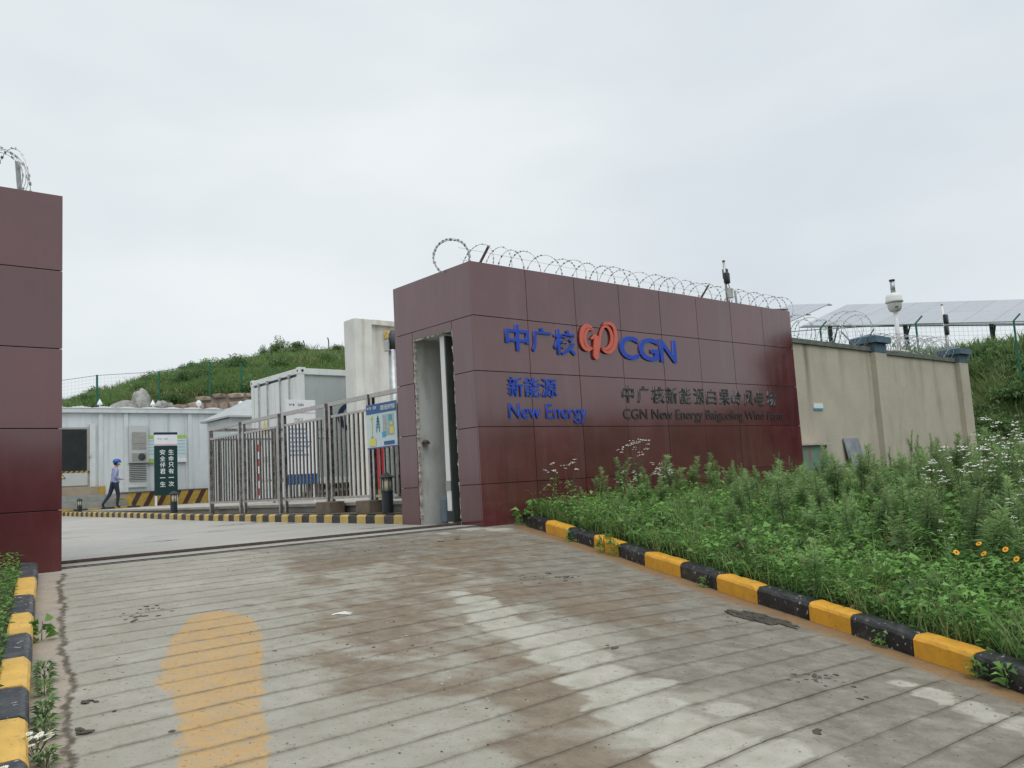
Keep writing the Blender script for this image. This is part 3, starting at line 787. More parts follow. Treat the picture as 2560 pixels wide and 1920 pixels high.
def letter(ch, X0, X1, z0, z1, depth, bold, mats):
    return place_glyph('letter', glyph_mesh(ch, 0.1, bold), gw, X0, X1, z0, z1, Y0 - 0.003, depth, mats)
for ch, X0, X1, z0, z1 in (('中', 7.993, 8.455, 1.874, 2.269), ('广', 8.508, 8.915, 1.880, 2.262), ('核', 8.968, 9.433, 1.861, 2.264)):
    letter(ch, X0, X1, z0, z1, 0.022, 0.017, [blue_l, blue_glint])
for ch, X0, X1 in (('C', 10.474, 10.95), ('G', 10.959, 11.477), ('N', 11.515, 11.962)):
    letter(ch, X0, X1, 1.865, 2.268, 0.022, 0.022, [blue_l, blue_glint])
for ch, X0, X1 in (('新', 7.99, 8.278), ('能', 8.315, 8.628), ('源', 8.657, 8.975)):
    letter(ch, X0, X1, 1.193, 1.484, 0.018, 0.006, [blue_l, blue_glint])
def line(txt, X0, X1, zb, zcap, depth, bold, mats):
    """a line of latin letters, each its own part, natural spacing squeezed to X0..X1"""
    cu = bpy.data.curves.new('line', 'FONT'); adv = []
    pre = ''
    meshes = []
    def width(s):
        q = glyph_mesh(s, 0.1, 0); c_ = np.empty(len(q.vertices) * 3, np.float32); q.vertices.foreach_get('co', c_); c_ = c_.reshape(-1, 3)
        return c_[:, 0].min(), c_[:, 0].max()
    total0, total1 = width(txt)
    for i, ch in enumerate(txt):
        if ch == ' ': continue
        _, right = width(txt[:i + 1])
        q = glyph_mesh(ch, 0.1, bold); c_ = np.empty(len(q.vertices) * 3, np.float32); q.vertices.foreach_get('co', c_); c_ = c_.reshape(-1, 3)
        q0, q1 = c_[:, 0].min(), c_[:, 0].max(); y0_, y1_ = c_[:, 1].min(), c_[:, 1].max()
        a = (right - (q1 - q0) - total0) / (total1 - total0); e = (right - total0) / (total1 - total0)
        cap = 0.73
        place_glyph('letter', q, gw, lerp(X0, X1, a), lerp(X0, X1, e), zb + (zcap - zb) * y0_ / cap, zb + (zcap - zb) * y1_ / cap, Y0 - 0.003, depth, mats)
line('New Energy', 7.984, 9.59, 0.873, 1.107, 0.018, 0.001, [blue_l, blue_glint])
for ch, X0, X1 in zip('中广核新能源白果岭风电场', (10.465, 10.852, 11.218, 11.597, 11.977, 12.379, 12.755, 13.149, 13.542, 13.953, 14.319, 14.722),
                      (10.754, 11.144, 11.547, 11.905, 12.296, 12.679, 13.051, 13.469, 13.843, 14.245, 14.63, 15.033)):
    letter(ch, X0, X1, 1.141, 1.433, 0.014, 0.004, [dark_l, chrome_glint])
line('CGN New Energy Baiguoling Wind Farm', 10.46, 15.237, 0.872, 1.052, 0.008, 0.0, [dark_l])
# logo ribbons (wall coordinates: X, z)
def px2w(px, py):
    return (lerp(9.528, 10.416, (px - 352) / (750 - 352)) , lerp(2.459, 1.841, (py - 680) / (1070 - 680)) + 0.10 * 0)
def ribbon(pts, wid, yb, depth):
    P = [Vector((*px2w(*p), 0)) for p in pts]; s = 0.888 / 398
    Q = []; Wd = []
    for i in range(len(P) - 1):
        p0 = P[max(i - 1, 0)]; p1 = P[i]; p2 = P[i + 1]; p3 = P[min(i + 2, len(P) - 1)]
        for k in range(6):
            u = k / 6
            Q.append(0.5 * ((2 * p1) + (-p0 + p2) * u + (2 * p0 - 5 * p1 + 4 * p2 - p3) * u * u + (-p0 + 3 * p1 - 3 * p2 + p3) * u ** 3))
            Wd.append(lerp(wid[i], wid[i + 1], u) * s)
    Q.append(P[-1]); Wd.append(wid[-1] * s)
    L = []; Rr = []
    for i in range(len(Q)):
        d = (Q[min(i + 1, len(Q) - 1)] - Q[max(i - 1, 0)]).normalized(); nn = Vector((-d.y, d.x, 0))
        L.append(Q[i] + nn * Wd[i] / 2); Rr.append(Q[i] - nn * Wd[i] / 2)
    mb = MB(); n_ = len(Q); vs = []
    for yy in (yb - depth, yb):
        vs += [(q.x, yy, q.y) for q in L] + [(q.x, yy, q.y) for q in Rr]
    fs = []
    for i in range(n_ - 1):
        fs.append((i, n_ + i, n_ + i + 1, i + 1)); fs.append((i, i + 1, 2 * n_ + i + 1, 2 * n_ + i)); fs.append((n_ + i + 1, n_ + i, 3 * n_ + i, 3 * n_ + i + 1))
    fs.append((0, 2 * n_, 3 * n_, n_)); fs.append((n_ - 1, 2 * n_ - 1, 4 * n_ - 1, 3 * n_ - 1))
    return mb.add(vs, fs)
lg = MB()
for pts, wid, dep in (([(498, 778), (470, 748), (430, 742), (392, 780), (373, 850), (372, 920), (396, 970), (440, 985), (478, 965)], [3, 20, 30, 33, 36, 34, 30, 22, 4], .026),
                      ([(494, 788), (472, 772), (446, 775), (420, 808), (407, 862), (410, 915), (430, 952), (472, 960)], [3, 14, 20, 24, 26, 24, 18, 3], .022),
                      ([(604, 714), (640, 692), (690, 694), (722, 730), (734, 800), (727, 880), (700, 950), (655, 990), (605, 990), (570, 962)], [3, 20, 27, 31, 34, 34, 32, 27, 19, 3], .026),
                      ([(514, 1045), (538, 975), (556, 890), (580, 790), (612, 733), (652, 728), (683, 772), (694, 840), (680, 905), (648, 948), (605, 962), (578, 948)], [34, 26, 22, 19, 18, 22, 27, 30, 28, 24, 15, 3], .022),
                      ([(470, 874), (496, 850), (522, 838)], [10, 22, 40], .024),
                      ([(524, 832), (520, 900), (513, 975), (508, 1040)], [40, 48, 52, 54], .030)):
    q = ribbon(pts, wid, Y0 - 0.012, dep); lg.v, o_ = lg.v + q.v, len(lg.v); lg.f += [tuple(i + o_ for i in f) for f in q.f]; lg.m += q.m
cx_, cz_ = px2w(508, 1040); rr = 27 * 0.888 / 398
poly = [(cx_ + rr * math.cos(a), cz_ + rr * 1.05 * math.sin(a)) for a in [2 * math.pi * k / 20 for k in range(20)]]
lg.prism(poly, Y0 - 0.041, Y0 - 0.012)
lg.build('logo_emblem', red_l, gw)

# left gate wall
lw = thing('gate_wall', 'plain dark red granite gate wall cut off by the left picture edge', 'wall', (2.109, 9.286, -0.64))
xs = [2.109 - 1.6 * k for k in range(5)]
for i in range(4):
    for k in range(5):
        panel(xs[i + 1] + J, xs[i] - (J if i else 0), Y0 + random.uniform(-.001, .001), Y0 + 0.025, ZR[k + 1] + J, ZR[k] - (J if k else 0), lw)
for k in range(5):
    panel(2.084, 2.109, Y0 + 0.026, 11.3, ZR[k + 1] + J, ZR[k] - (J if k else 0), lw)
MB().box(-4.28, 2.083, Y0 + 0.0265, 11.28, -0.95, 3.12).build('core', mortar, lw)

# sliding gate parked in the slot, and its ground track
sg = thing('sliding_gate', 'white steel end post of the sliding gate parked inside the wall slot', 'gate', (7.6, 10.05, -0.6))
MB().box(7.50, 7.62, 10.125, 10.235, -0.60, 2.20, bev=0.006).build('end_post', whitep, sg)
mb = MB(); mb.box(7.504, 14.2, 10.095, 10.1235, -0.58, 2.19); mb.box(7.622, 14.2, 10.124, 10.225, -0.58, 2.19)
mb.build('gate_leaf', mat('gate_leaf_shaded', (0.055, 0.065, 0.062), rough=0.5, var=0.15), sg)  # white leaf coloured dark, the shade inside the slot painted in
MB().box(7.47, 7.60, 10.245, 10.40, -0.60, -0.22, bev=0.03).build('bumper', mat('blue_grey_rubber', (0.10, 0.13, 0.155), rough=0.6), sg)
MB().box(7.492, 7.499, 10.12, 10.23, -0.58, -0.42).build('latch_plate', blackp, sg)
MB().box(7.49, 7.499, 10.117, 10.233, -0.12, 0.02).build('worn_patch', grey_metal, sg)
gt = thing('gate_track', 'dark steel gate track let into the concrete across the gateway', 'track', (4.5, 9.9, -0.62))
mb = MB(); mb.box(1.2, 8.2, 9.83, 9.995, -0.70, yard_z(9.9) + 0.002); mb.build('track_channel', mat('track_dark', (0.025, 0.022, 0.02), rough=0.45, var=0.3), gt)
MB().box(1.2, 8.2, 9.905, 9.935, yard_z(9.9) + 0.003, yard_z(9.9) + 0.03).build('rail', rust, gt)
struct('threshold', grid(1.0, 8.4, 30, 9.40, 9.83, 2, lambda x, y: yard_z(9.5) + 0.003), MATS['grey_concrete'])

# ------------------------------------------------------------------ tan perimeter wall
tw = thing('perimeter_wall', 'tan rendered wall with blue capped pillars beyond the granite sign wall', 'wall', (21, 10, -0.4))
MB().box(15.89, 20.70, 10.0, 10.24, -0.9, 2.665).build('wall_bay', tan, tw)
MB().box(21.30, 25.83, 10.0, 10.24, -0.9, 2.63).build('wall_bay', tan, tw)
MB().box(20.70, 21.30, 9.86, 10.36, -0.9, 2.64).build('pillar', tan_d, tw)
MB().box(25.83, 26.43, 9.86, 10.36, -0.9, 2.62).build('pillar', tan_d, tw)
MB().box(15.88, 20.698, 9.95, 10.29, 2.667, 2.78, bev=0.008).build('coping', coping_m, tw)
MB().box(21.302, 25.828, 9.95, 10.29, 2.632, 2.745, bev=0.008).build('coping', coping_m, tw)
for x0, zt in ((20.70, 2.64), (25.83, 2.62)):
    MB().box(x0 - 0.005, x0 + 0.605, 9.852, 10.368, zt + 0.002, zt + 0.24).build('pillar_neck', cap_m, tw)
    mb = MB(); a, bq, c_, d_ = x0 - 0.10, x0 + 0.70, 9.75, 10.47
    mb.box(a, bq, c_, d_, zt + 0.243, zt + 0.40)
    mb.add([(a, c_, zt + .402), (bq, c_, zt + .402), (bq, d_, zt + .402), (a, d_, zt + .402), ((a + bq) / 2, (c_ + d_) / 2, zt + .52)], [(0, 1, 4), (1, 2, 4), (2, 3, 4), (3, 0, 4), (3, 2, 1, 0)])
    mb.build('pillar_cap', cap_m, tw)
tp = thing('wall_plaque', 'small white and blue plaque fixed high on the tan wall', 'plaque', (17.86, 9.985, 1.24))
MB().box(17.72, 18.12, 9.975, 9.997, 1.205, 1.31).build('white_plate', sign_white, tp)
MB().box(17.72, 18.12, 9.975, 9.997, 1.165, 1.203).build('blue_strip', cyan, tp)
gb = thing('utility_cabinet', 'rusty green cabinet with red paint runs in the corner of granite and tan walls', 'cabinet', (17.1, 9.75, -0.4))
MB().box(16.2, 17.48, 9.62, 9.97, -0.6, 0.345, bev=0.01).build('cabinet_body', box_green, gb)
MB().box(16.0, 17.66, 9.55, 9.985, 0.35, 0.385).build('cabinet_roof', mat('red_white_roof', (0.45, 0.42, 0.40), rough=0.6, var=0.1, stain=(0.42, 0.03, 0.05), stain_amt=0.9, stain_scale=(6, 6, 6)), gb)
lb = MB().obox((19.28, 9.90, 0.03), (0.36, 0, 0), (0, 0.012, 0.0), (-0.05, 0.07, 0.47)).build('leaning_board', board_grey)
tag(lb, 'weathered grey board leaning on the tan wall behind the weeds', 'board')

# ------------------------------------------------------------------ razor wire
def razor(name, label, axis_pts, rad, pitch, group=None, tilt=0.0, tension=(), ecc=1.0, wob=0.05, barb=0.05, wr=0.0035):
    root = thing(name, label, 'razor wire', axis_pts[0], 0, group)
    pts = []
    P = [Vector(p) for p in axis_pts]
    Ls = [(P[i + 1] - P[i]).length for i in range(len(P) - 1)]; tot = sum(Ls)
    n_ = int(tot / pitch * 28)
    for i in range(n_ + 1):
        s = i / n_ * tot; k = 0
        while k < len(Ls) - 1 and s > Ls[k]: s -= Ls[k]; k += 1
        c_ = P[k].lerp(P[k + 1], min(1, s / Ls[k])); d = (P[k + 1] - P[k]).normalized()
        sd_ = Vector((-d.y, d.x, 0)).normalized(); up_ = Vector((0, 0, 1))
        a = 2 * math.pi * i / 28
        loop = i // 28
        r_ = rad * (1 + wob * math.sin(loop * 2.3))
        pts.append(c_ + sd_ * r_ * math.cos(a) + up_ * r_ * ecc * math.sin(a) + d * (pitch * (0.16 * math.sin(a + loop) + 0.2 * math.sin(loop * 1.7))))
    MB().tube(pts, wr, 5).build('wire_coil', wire_m, root)
    mb = MB(); acc = 0
    for i in range(1, len(pts) - 1):
        acc += (pts[i] - pts[i - 1]).length
        if acc >= barb:
            acc = 0
            d = (pts[i + 1] - pts[i - 1]).normalized(); s1 = d.orthogonal().normalized(); s1.rotate(Matrix.Rotation(random.uniform(0, 3.14), 3, d))
            L = 0.013
            for sg_ in (-1, 1):
                mb.add([pts[i] - d * L, pts[i] + d * L, pts[i] + d * L * 1.5 + s1 * sg_ * 0.013, pts[i] - d * L * 1.5 + s1 * sg_ * 0.013], [(0, 1, 2, 3)])
    mb.build('barbs', wire_m, root)['kind'] = 'stuff'
    for a_, b_ in tension:
        MB().tube([a_, b_], 0.0025, 4).build('tension_wire', wire_m, root)
    return root
ZT = 3.145
razor('razor_wire', 'long coil of razor wire running along the top of the granite sign wall', [(7.76, 9.64, ZT + .12), (16.3, 9.62, ZT + .10)], 0.275, 0.33, wob=.04, wr=.0038, barb=.06,
      tension=(((7.5, 9.66, ZT + .30), (14.0, 9.66, ZT + .22)), ((7.5, 9.6, ZT + .10), (14.0, 9.6, ZT + .06))))
razor('razor_wire', 'tight bundled hoop of razor wire at the gate end of the sign wall', [(7.47, 9.80, ZT + .20), (7.55, 9.89, ZT + .20)], 0.27, 0.03, wob=0.03, ecc=1.0, barb=0.04)
razor('razor_wire', 'loose razor wire loops on the left gate wall at the picture edge', [(0.75, 9.62, ZT + .16), (1.85, 9.66, ZT + .16)], 0.36, 0.22, wob=0.12)
razor('razor_wire', 'bundled hoop of razor wire tied to the post on the left gate wall', [(1.52, 9.60, ZT + .22), (1.60, 9.74, ZT + .22)], 0.29, 0.04, wob=0.08, barb=0.07, wr=.003)
razor('razor_wire', 'open razor wire loops above the first bay of the tan wall', [(17.0, 10.2, 3.0), (20.4, 10.2, 3.02)], 0.34, 0.42, wob=0.15, wr=.0055)
razor('razor_wire', 'large single hoops of razor wire standing by the first blue pillar cap', [(20.0, 10.3, 3.25), (21.0, 10.3, 3.25)], 0.46, 0.35, wob=0.10, wr=.0055)
razor('razor_wire', 'dense tangle of razor wire between the two blue pillar caps', [(21.6, 10.3, 2.86), (25.6, 10.2, 3.0)], 0.34, 0.15, wob=0.22, wr=.006)
def wpost(x0, y0, z0, x1, y1, z1, r, m, label):
    o = MB().obox(((x0 + x1) / 2, (y0 + y1) / 2, (z0 + z1) / 2), (r, 0, 0), (0, r * .4, 0), ((x1 - x0) / 2, (y1 - y0) / 2, (z1 - z0) / 2)).build('wire_post', m)
    tag(o, label, 'post', 'razor wire support posts')
wpost(7.78, 9.6, ZT - .02, 7.98, 9.52, ZT + .36, 0.022, rust, 'rusty angle post leaning in the razor wire near the gate end')
wpost(13.18, 9.6, ZT - .02, 13.42, 9.5, ZT + .34, 0.022, rust, 'rusty angle post leaning in the razor wire above the wall middle')
wpost(1.79, 9.62, ZT - .02, 1.755, 9.6, ZT + .40, 0.022, galv, 'galvanised post holding razor wire on the left gate wall')
wpost(14.50, 9.62, ZT - .02, 14.46, 9.62, ZT + .36, 0.025, galv, 'short pale post beside the beam detector on the sign wall')
wpost(20.2, 10.1, 2.78, 19.55, 10.1, 3.12, 0.03, galv, 'pale bracket arm leaning left before the first blue cap')
wpost(20.4, 10.0, 2.78, 20.85, 9.9, 3.25, 0.022, rust, 'dark bracket arm leaning right before the first blue cap')
wpost(21.35, 10.1, 2.75, 21.65, 10.1, 3.15, 0.022, rust, 'dark bracket arm just right of the first blue cap')
wpost(25.0, 10.1, 2.745, 24.45, 10.1, 2.98, 0.03, galv, 'pale bracket arm leaning left before the second blue cap')
wpost(25.1, 10.0, 2.745, 25.6, 9.9, 3.16, 0.022, galv, 'bracket arm leaning right before the second blue cap')

# beam detectors, dome camera
def detector(px, py, z0, z1, r, heads, box, label, lx_, mtop):
    root = thing('beam_detector', label, 'detector', (px, py, z0), 0, 'intruder beam detectors on poles')
    MB().tube([(px, py, z0), (px + lx_, py, z1)], r, 10).build('pole', galv if mtop else whitep, root, smooth=True)
    MB().lathe([(r * 1.25, 0), (r * 1.25, 0.02), (r * .6, 0.03)], 10, (px + lx_, py, z1)).build('pole_cap', blackp, root)
    for (dx, dy, za, zb_, w) in heads:
        mb = MB(); mb.box(px + dx - w, px + dx + w, py + dy - 0.045, py + dy + 0.05, za, zb_, bev=0.028)
        h = mb.build('detector_head', blackp, root, smooth=True)
        MB().box(px + dx * 0.3 - 0.02, px + dx * 0.3 + 0.02, py + dy * 0.4 - .02, py + dy * 0.4 + .02, (za + zb_) / 2 - .02, (za + zb_) / 2 + .02).build('bracket', blackp, root)
    if box:
        MB().box(px - 0.02, px + 0.13, py - 0.06, py + 0.02, z0 + box, z0 + box + 0.20, bev=0.006).build('junction_box', greyp, root)
    MB().tube([(px + 0.02, py - 0.02, z0 + .55), (px + .07, py - .03, z0 + .40), (px + .06, py - .02, z0 + .25), (px + .01, py - .03, z0 + .05), (px + .12, py - .05, z0)], 0.008, 5).build('cable', blackp, root)
detector(14.15, 9.6, ZT - .02, 4.06, 0.024, ((-.03, -.05, 3.60, 3.83, .062), (.07, .04, 3.72, 3.94, .055)), 0.20, 'black twin beam detector on a pole on top of the sign wall', -0.02, True)
detector(25.97, 10.2, 3.0, 4.38, 0.03, ((-.02, -.06, 3.82, 4.10, .10), (-.05, -.06, 3.48, 3.76, .08)), 0, 'black twin beam detector on a white pole above the last blue cap', -0.05, False)
cx_, cy_ = 23.27, 10.4
cr_ = thing('dome_camera', 'white dome surveillance camera on a white mast behind the tan wall', 'camera', (cx_, cy_, 2.6))
MB().tube([(cx_, cy_, 2.5), (cx_, cy_, 4.18)], 0.06, 14).build('mast', whitep, cr_, smooth=True)
MB().box(cx_ - .45, cx_ + .35, cy_ - .12, cy_ + .12, 2.86, 2.91, bev=.01).build('mast_foot', whitep, cr_)
MB().lathe([(0.03, 0.44), (0.19, .38), (.215, .30), (.225, .20), (.235, .155), (.21, .15)][::-1], 24, (cx_, cy_, 4.10)).build('hood', whitep, cr_, smooth=True)
MB().lathe([(0.05, -.12), (.13, -.09), (.175, -.02), (.19, .08), (.195, .15)], 24, (cx_, cy_, 4.10)).build('dome', mat('dome_grey', (0.55, 0.56, 0.54), rough=0.25), cr_, smooth=True)
MB().lathe([(.05, 0), (.05, .01), (.03, .012)], 12, (cx_ - .15, cy_ - .12, 4.10)).build('lens', blackp, cr_)
MB().tube([(cx_, cy_, 4.53), (cx_, cy_, 4.86)], 0.062, 12).build('mast_top', galv, cr_, smooth=True)
MB().tube([(cx_, cy_, 4.862), (cx_, cy_, 4.90)], 0.08, 12).build('cap', blackp, cr_)

# ------------------------------------------------------------------ solar tables on the bank
TT = math.radians(17.5)
vv = Vector((math.cos(TT), 0, math.sin(TT)))
uu = Vector((0.16 * math.tan(math.radians(17)), -1, -0.16)).normalized()
nn_ = vv.cross(uu).normalized()
if nn_.z < 0: nn_ = -nn_
def solar(P, n_, label, back=0, rows_=2, wl=2.28):
    root = thing('solar_table', label, 'solar panels', P + uu * (n_ * .55))
    for k in range(n_):
        for q in range(rows_):
            c_ = P + uu * (1.1 * (k + 0.5)) + vv * (wl * (q + 0.5))
            o = MB().obox(c_, uu * 0.544, vv * (wl / 2 - 0.004), nn_ * 0.018).build('solar_panel', solar_m, root)
    for q in (0.03, rows_ * wl * .5, rows_ * wl - 0.03):
        MB().obox(P + uu * (n_ * .55) + vv * q - nn_ * 0.06, uu * (n_ * .55 + .1), vv * 0.03, nn_ * 0.02).build('rail', dark_steel, root)
    k = 0.9
    while k < n_ * 1.1:
        b_ = P + uu * k + vv * 0.8 - nn_ * .09
        gz = bank_z(b_.x, b_.y) - 0.3
        MB().obox(((b_.x), b_.y, (gz + b_.z) / 2), (0.07, 0, 0), (0, 0.07, 0), (0, 0, (b_.z - gz) / 2)).build('post', dark_steel, root)
        for sgn, e in ((-1, 0.1), (1, 2.6)):
            e_ = P + uu * (k - 0.35 * sgn) + vv * e - nn_ * .09
            f_ = Vector((b_.x, b_.y, gz + 0.9 + 0.5 * (sgn > 0)))
            MB().tube([f_, e_], 0.035, 6).build('brace', dark_steel, root)
        k += 3.3
    return root
PS = Vector((34.594, 19.682, 6.08))
solar(PS, 13, 'long tilted table of grey solar panels along the hill top')
PQ = Vector((39.242, 20.728, 7.728)) - vv * 4.5 - uu * 2.2
solar(PQ, 2, 'short tilted solar table just right of the sign wall top')
MB_r = MB().tube([(33.5, 26.0, 7.9), (38.0, 22.3, 7.62)], 0.06, 6).build('steel_beam', dark_steel)
tag(MB_r, 'bare steel beam sticking out behind the short solar table', 'beam')
b_ = MB().obox((38.0, 16.0, 4.35), (1.5, -5.0, 0), (0.02, 0.02, 0), (0, 0, 0.14)).build('cable_tray', mat('tray_navy', (0.05, 0.075, 0.13), rough=0.5, var=0.3), None)
tag(b_, 'dark blue cable tray running under the long solar table', 'cable tray')

# green mesh fences
def mesh_fence(label, pts, h, step, post_r=0.035, arms=True, gap=0.0):
    """pts: ground points of the posts"""
    root = thing('mesh_fence', label, 'fence', pts[0])
    for i, p in enumerate(pts):
        p = Vector(p)
        mb = MB(); mb.tube([p - Vector((0, 0, .3)), p + Vector((0, 0, h))], post_r, 8)
        if arms: mb.tube([p + Vector((0, 0, h)), p + Vector((.12, -.18, h + .22))], post_r * .8, 6)
        mb.build('post', green_f, root)
        if i:
            a = Vector(pts[i - 1]); d = p - a; L = d.length
            mb = MB(); nk = max(2, int(L / step))
            for k in range(nk + 1):
                q = a + d * (k / nk); mb.tube([q + Vector((0, 0, .06)), q + Vector((0, 0, h - .03))], 0.0028 if 0 < k < nk else 0.02, 4, cap=False)
            nz_ = int(h / step)
            for k in range(nz_ + 1):
                zz = .06 + (h - .09) * k / nz_; r_ = .015 if k == nz_ else .0028; mb.tube([a + Vector((0, 0, zz)), p + Vector((0, 0, zz))], r_, 4, cap=False)
            mb.build('mesh_panel', green_f, root)
    return root
mesh_fence('green wire mesh fence below the solar panels on the right', [(22.0, 17.5, 2.6), (25.97, 14.13, 2.72), (28.37, 12.05, 2.72), (30.9, 9.95, 2.62), (33.4, 7.9, 2.6)], 1.65, 0.15)
mesh_fence('green wire mesh fence climbing the hillside behind the prefab building', [(8.5, 55.2, 4.75), (13.47, 51.4, 5.35), (16.13, 49.05, 5.36), (18.3, 47.1, 5.72), (19.65, 45.97, 5.55), (21.6, 44.4, 4.95), (24.0, 42.5, 4.6), (27.5, 40.0, 4.6)], 1.85, 0.2, post_r=0.06, arms=False)

# ------------------------------------------------------------------ hill on the left with retaining wall
BASE = [(-8, 66, 3.0), (2, 60, 3.8), (8.5, 55.4, 4.7), (13.47, 51.6, 5.3), (16.13, 49.2, 5.3), (18.3, 47.3, 5.66), (19.65, 46.1, 5.5), (21.6, 44.5, 4.9), (24.0, 42.6, 4.55), (27.5, 40.1, 4.5), (33, 37, 4.2), (42, 33, 4)]
CREST = [(-4, 96, 4.2), (8, 90, 6.6), (14, 86, 7.9), (18.73, 82.4, 8.7), (23.0, 78.6, 10.4), (27.3, 74.6, 11.3), (29.3, 72.8, 11.5), (32.0, 70.4, 12.15), (34.4, 68.2, 12.3), (38.0, 65.1, 12.2), (46, 58, 12.0), (58, 50, 11.5)]
def station(L, u):
    i = min(int(u), len(L) - 2); f = u - i
    return [lerp(L[i][k], L[i + 1][k], f) for k in range(3)]
def hill_pt(u, t):
    a = station(BASE, u); c_ = station(CREST, u)
    if t < 0:
        return (a[0] + 3.5 * t * -0.35 * -1, a[1] + 6.5 * t, a[2] + (2.6 + 26 * sm((u - 2.1) / 0.7)) * t)
    z = lerp(a[2], c_[2], t ** 0.82)
    x = lerp(a[0], c_[0], t); y_ = lerp(a[1], c_[1], t)
    if t > 1: z = c_[2] - (t - 1) * 6
    return (x, y_, z + 0.35 * noise.noise(Vector((x * .25, y_ * .25, 2))) * (1 if t > .05 else 0))
mb = MB(); vs = []; NU, NT = 66, 26
for j in range(NT + 1):
    t_ = -1 + 2.6 * j / NT
    for i in range(NU + 1):
        vs.append(hill_pt(i / NU * (len(BASE) - 1), t_))
mb.add(vs, [(j * (NU + 1) + i, j * (NU + 1) + i + 1, (j + 1) * (NU + 1) + i + 1, (j + 1) * (NU + 1) + i) for j in range(NT) for i in range(NU)])
struct('hillside', mb, grass_base, smooth=True)

rw = thing('retaining_wall', 'rough pinkish stone retaining wall showing above the prefab roof', 'wall', (17.5, 45.2, 3.0))
A_ = Vector((14.9, 46.9, 0)); B_ = Vector((24.5, 39.4, 0)); dW = (B_ - A_).normalized(); nW = Vector((dW.y, -dW.x, 0))
if nW.y > 0: nW = -nW
LW = (B_ - A_).length
def rw_top(s): return interp(s, [0, 1.2, 3.6, 5.0, 7.0, LW], [4.55, 4.95, 5.45, 5.5, 5.15, 4.7])
mb = MB(); vs = []
for k in range(21):
    s = LW * k / 20; q = A_ + dW * s
    vs += [(q.x, q.y, 2.0), (q.x, q.y, rw_top(s) - .12), (q.x - nW.x * .8, q.y - nW.y * .8, rw_top(s) - .12)]
mb.add(vs, [f for k in range(20) for f in ((3 * k, 3 * k + 3, 3 * k + 4, 3 * k + 1), (3 * k + 1, 3 * k + 4, 3 * k + 5, 3 * k + 2))])
mb.build('mortar', mat('pale_mortar', (0.24, 0.20, 0.17), rough=0.95, var=0.2), rw)
random.seed(11)
s_rows = 3.6
z = 3.7; row = 0
while z < 5.6:
    h = random.uniform(.28, .5); s = random.uniform(0, .4)
    while s < LW - .3:
        w = random.uniform(.35, .95)
        zz = z + random.uniform(-.08, .08)
        if zz + h * .6 < rw_top(s + w / 2):
            bm = bmesh.new(); bmesh.ops.create_icosphere(bm, subdivisions=1, radius=1)
            q0 = A_ + dW * (s + w / 2) + nW * 0.02
            for v_ in bm.verts:
                p_ = v_.co.copy()
                p_ = Vector((max(-.82, min(.82, p_.x * 1.2)), p_.y, max(-.8, min(.8, p_.z * 1.2)))) * random.uniform(.88, 1.06)
                v_.co = q0 + dW * p_.x * w * .58 + nW * p_.y * .16 + Vector((0, 0, zz + h / 2 + p_.z * h * .58))
            bm.verts.index_update()
            MB().add([v_.co for v_ in bm.verts], [[x.index for x in f.verts] for f in bm.faces]).build('stone', stone_m, rw)
            bm.free()
        s += w + .02
    z += h + .01; row += 1
def boulder(p, sx, sy, sz, label):
    bm = bmesh.new(); bmesh.ops.create_icosphere(bm, subdivisions=3, radius=1)
    for v_ in bm.verts:
        f_ = 1 + .35 * noise.noise(v_.co * 1.3 + Vector(p)) + .15 * noise.noise(v_.co * 3.5)
        v_.co = Vector((v_.co.x * sx * f_, v_.co.y * sy * f_, v_.co.z * sz * f_)) + Vector(p)
    bm.verts.index_update()
    o = MB().add([v_.co for v_ in bm.verts], [[x.index for x in f.verts] for f in bm.faces]).build('boulder', rock_m, None, loc=p)
    bm.free(); tag(o, label, 'boulder', 'grey boulders on the hillside')
boulder((15.3, 49.6, 5.3), .5, .5, 1.0, 'tallest grey boulder standing on the slope under the green fence')
boulder((14.5, 49.9, 4.9), .9, .6, .65, 'broad pale boulder left of the tallest hillside boulder')
boulder((16.2, 48.6, 5.0), .5, .5, .5, 'small grey boulder right of the tallest hillside boulder')
boulder((15.3, 46.8, 4.35), .3, .3, .28, 'pale rounded rock at the left end of the stone wall')

# two bent fence posts on the crest
for (x, y_, z0, z1, lab) in ((34.85, 67.8, 12.1, 13.2, 'left bent fence post on the far hill crest'), (36.5, 66.4, 12.1, 13.35, 'right bent fence post on the far hill crest')):
    o = MB().tube([(x, y_, z0 - .5), (x, y_, z1 - .3), (x - .14, y_ - .1, z1)], 0.05, 6).build('bent_post', dark_steel)
    tag(o, lab, 'post', 'bent posts on the hill crest')

# ------------------------------------------------------------------ prefab equipment building
YP = 35.0; K = YP / 26.5
pf = thing('prefab_building', 'long white prefab equipment building with a dark doorway and louvres', 'building', (10, 35, -0.25))
PX0, PX1, PZ0, PZ1 = 6.6, 17.5, 0.30, 3.42
MB().box(PX0, PX1, YP + 0.06, YP + 3.0, PZ0, PZ1).build('wall', white_pnl, pf)
for x in (9.22, 10.15, 12.30 + .35, 14.2, 15.6):
    MB().box(x, x + .16, YP + 0.0, YP + .058, PZ0, PZ1).build('pilaster_strip', white_trim, pf)
for x in (9.02, 10.36, 11.12, 12.52, 13.6, 14.9):
    MB().box(x, x + .035, YP + .03, YP + .058, PZ0, PZ1).build('seam_strip', white_trim, pf)
MB().box(PX0, PX1 + .1, YP - .08, YP + 3.1, PZ1 + .003, PZ1 + .17, bev=.01).build('fascia', white_trim, pf)
mb = MB(); nseg = 90
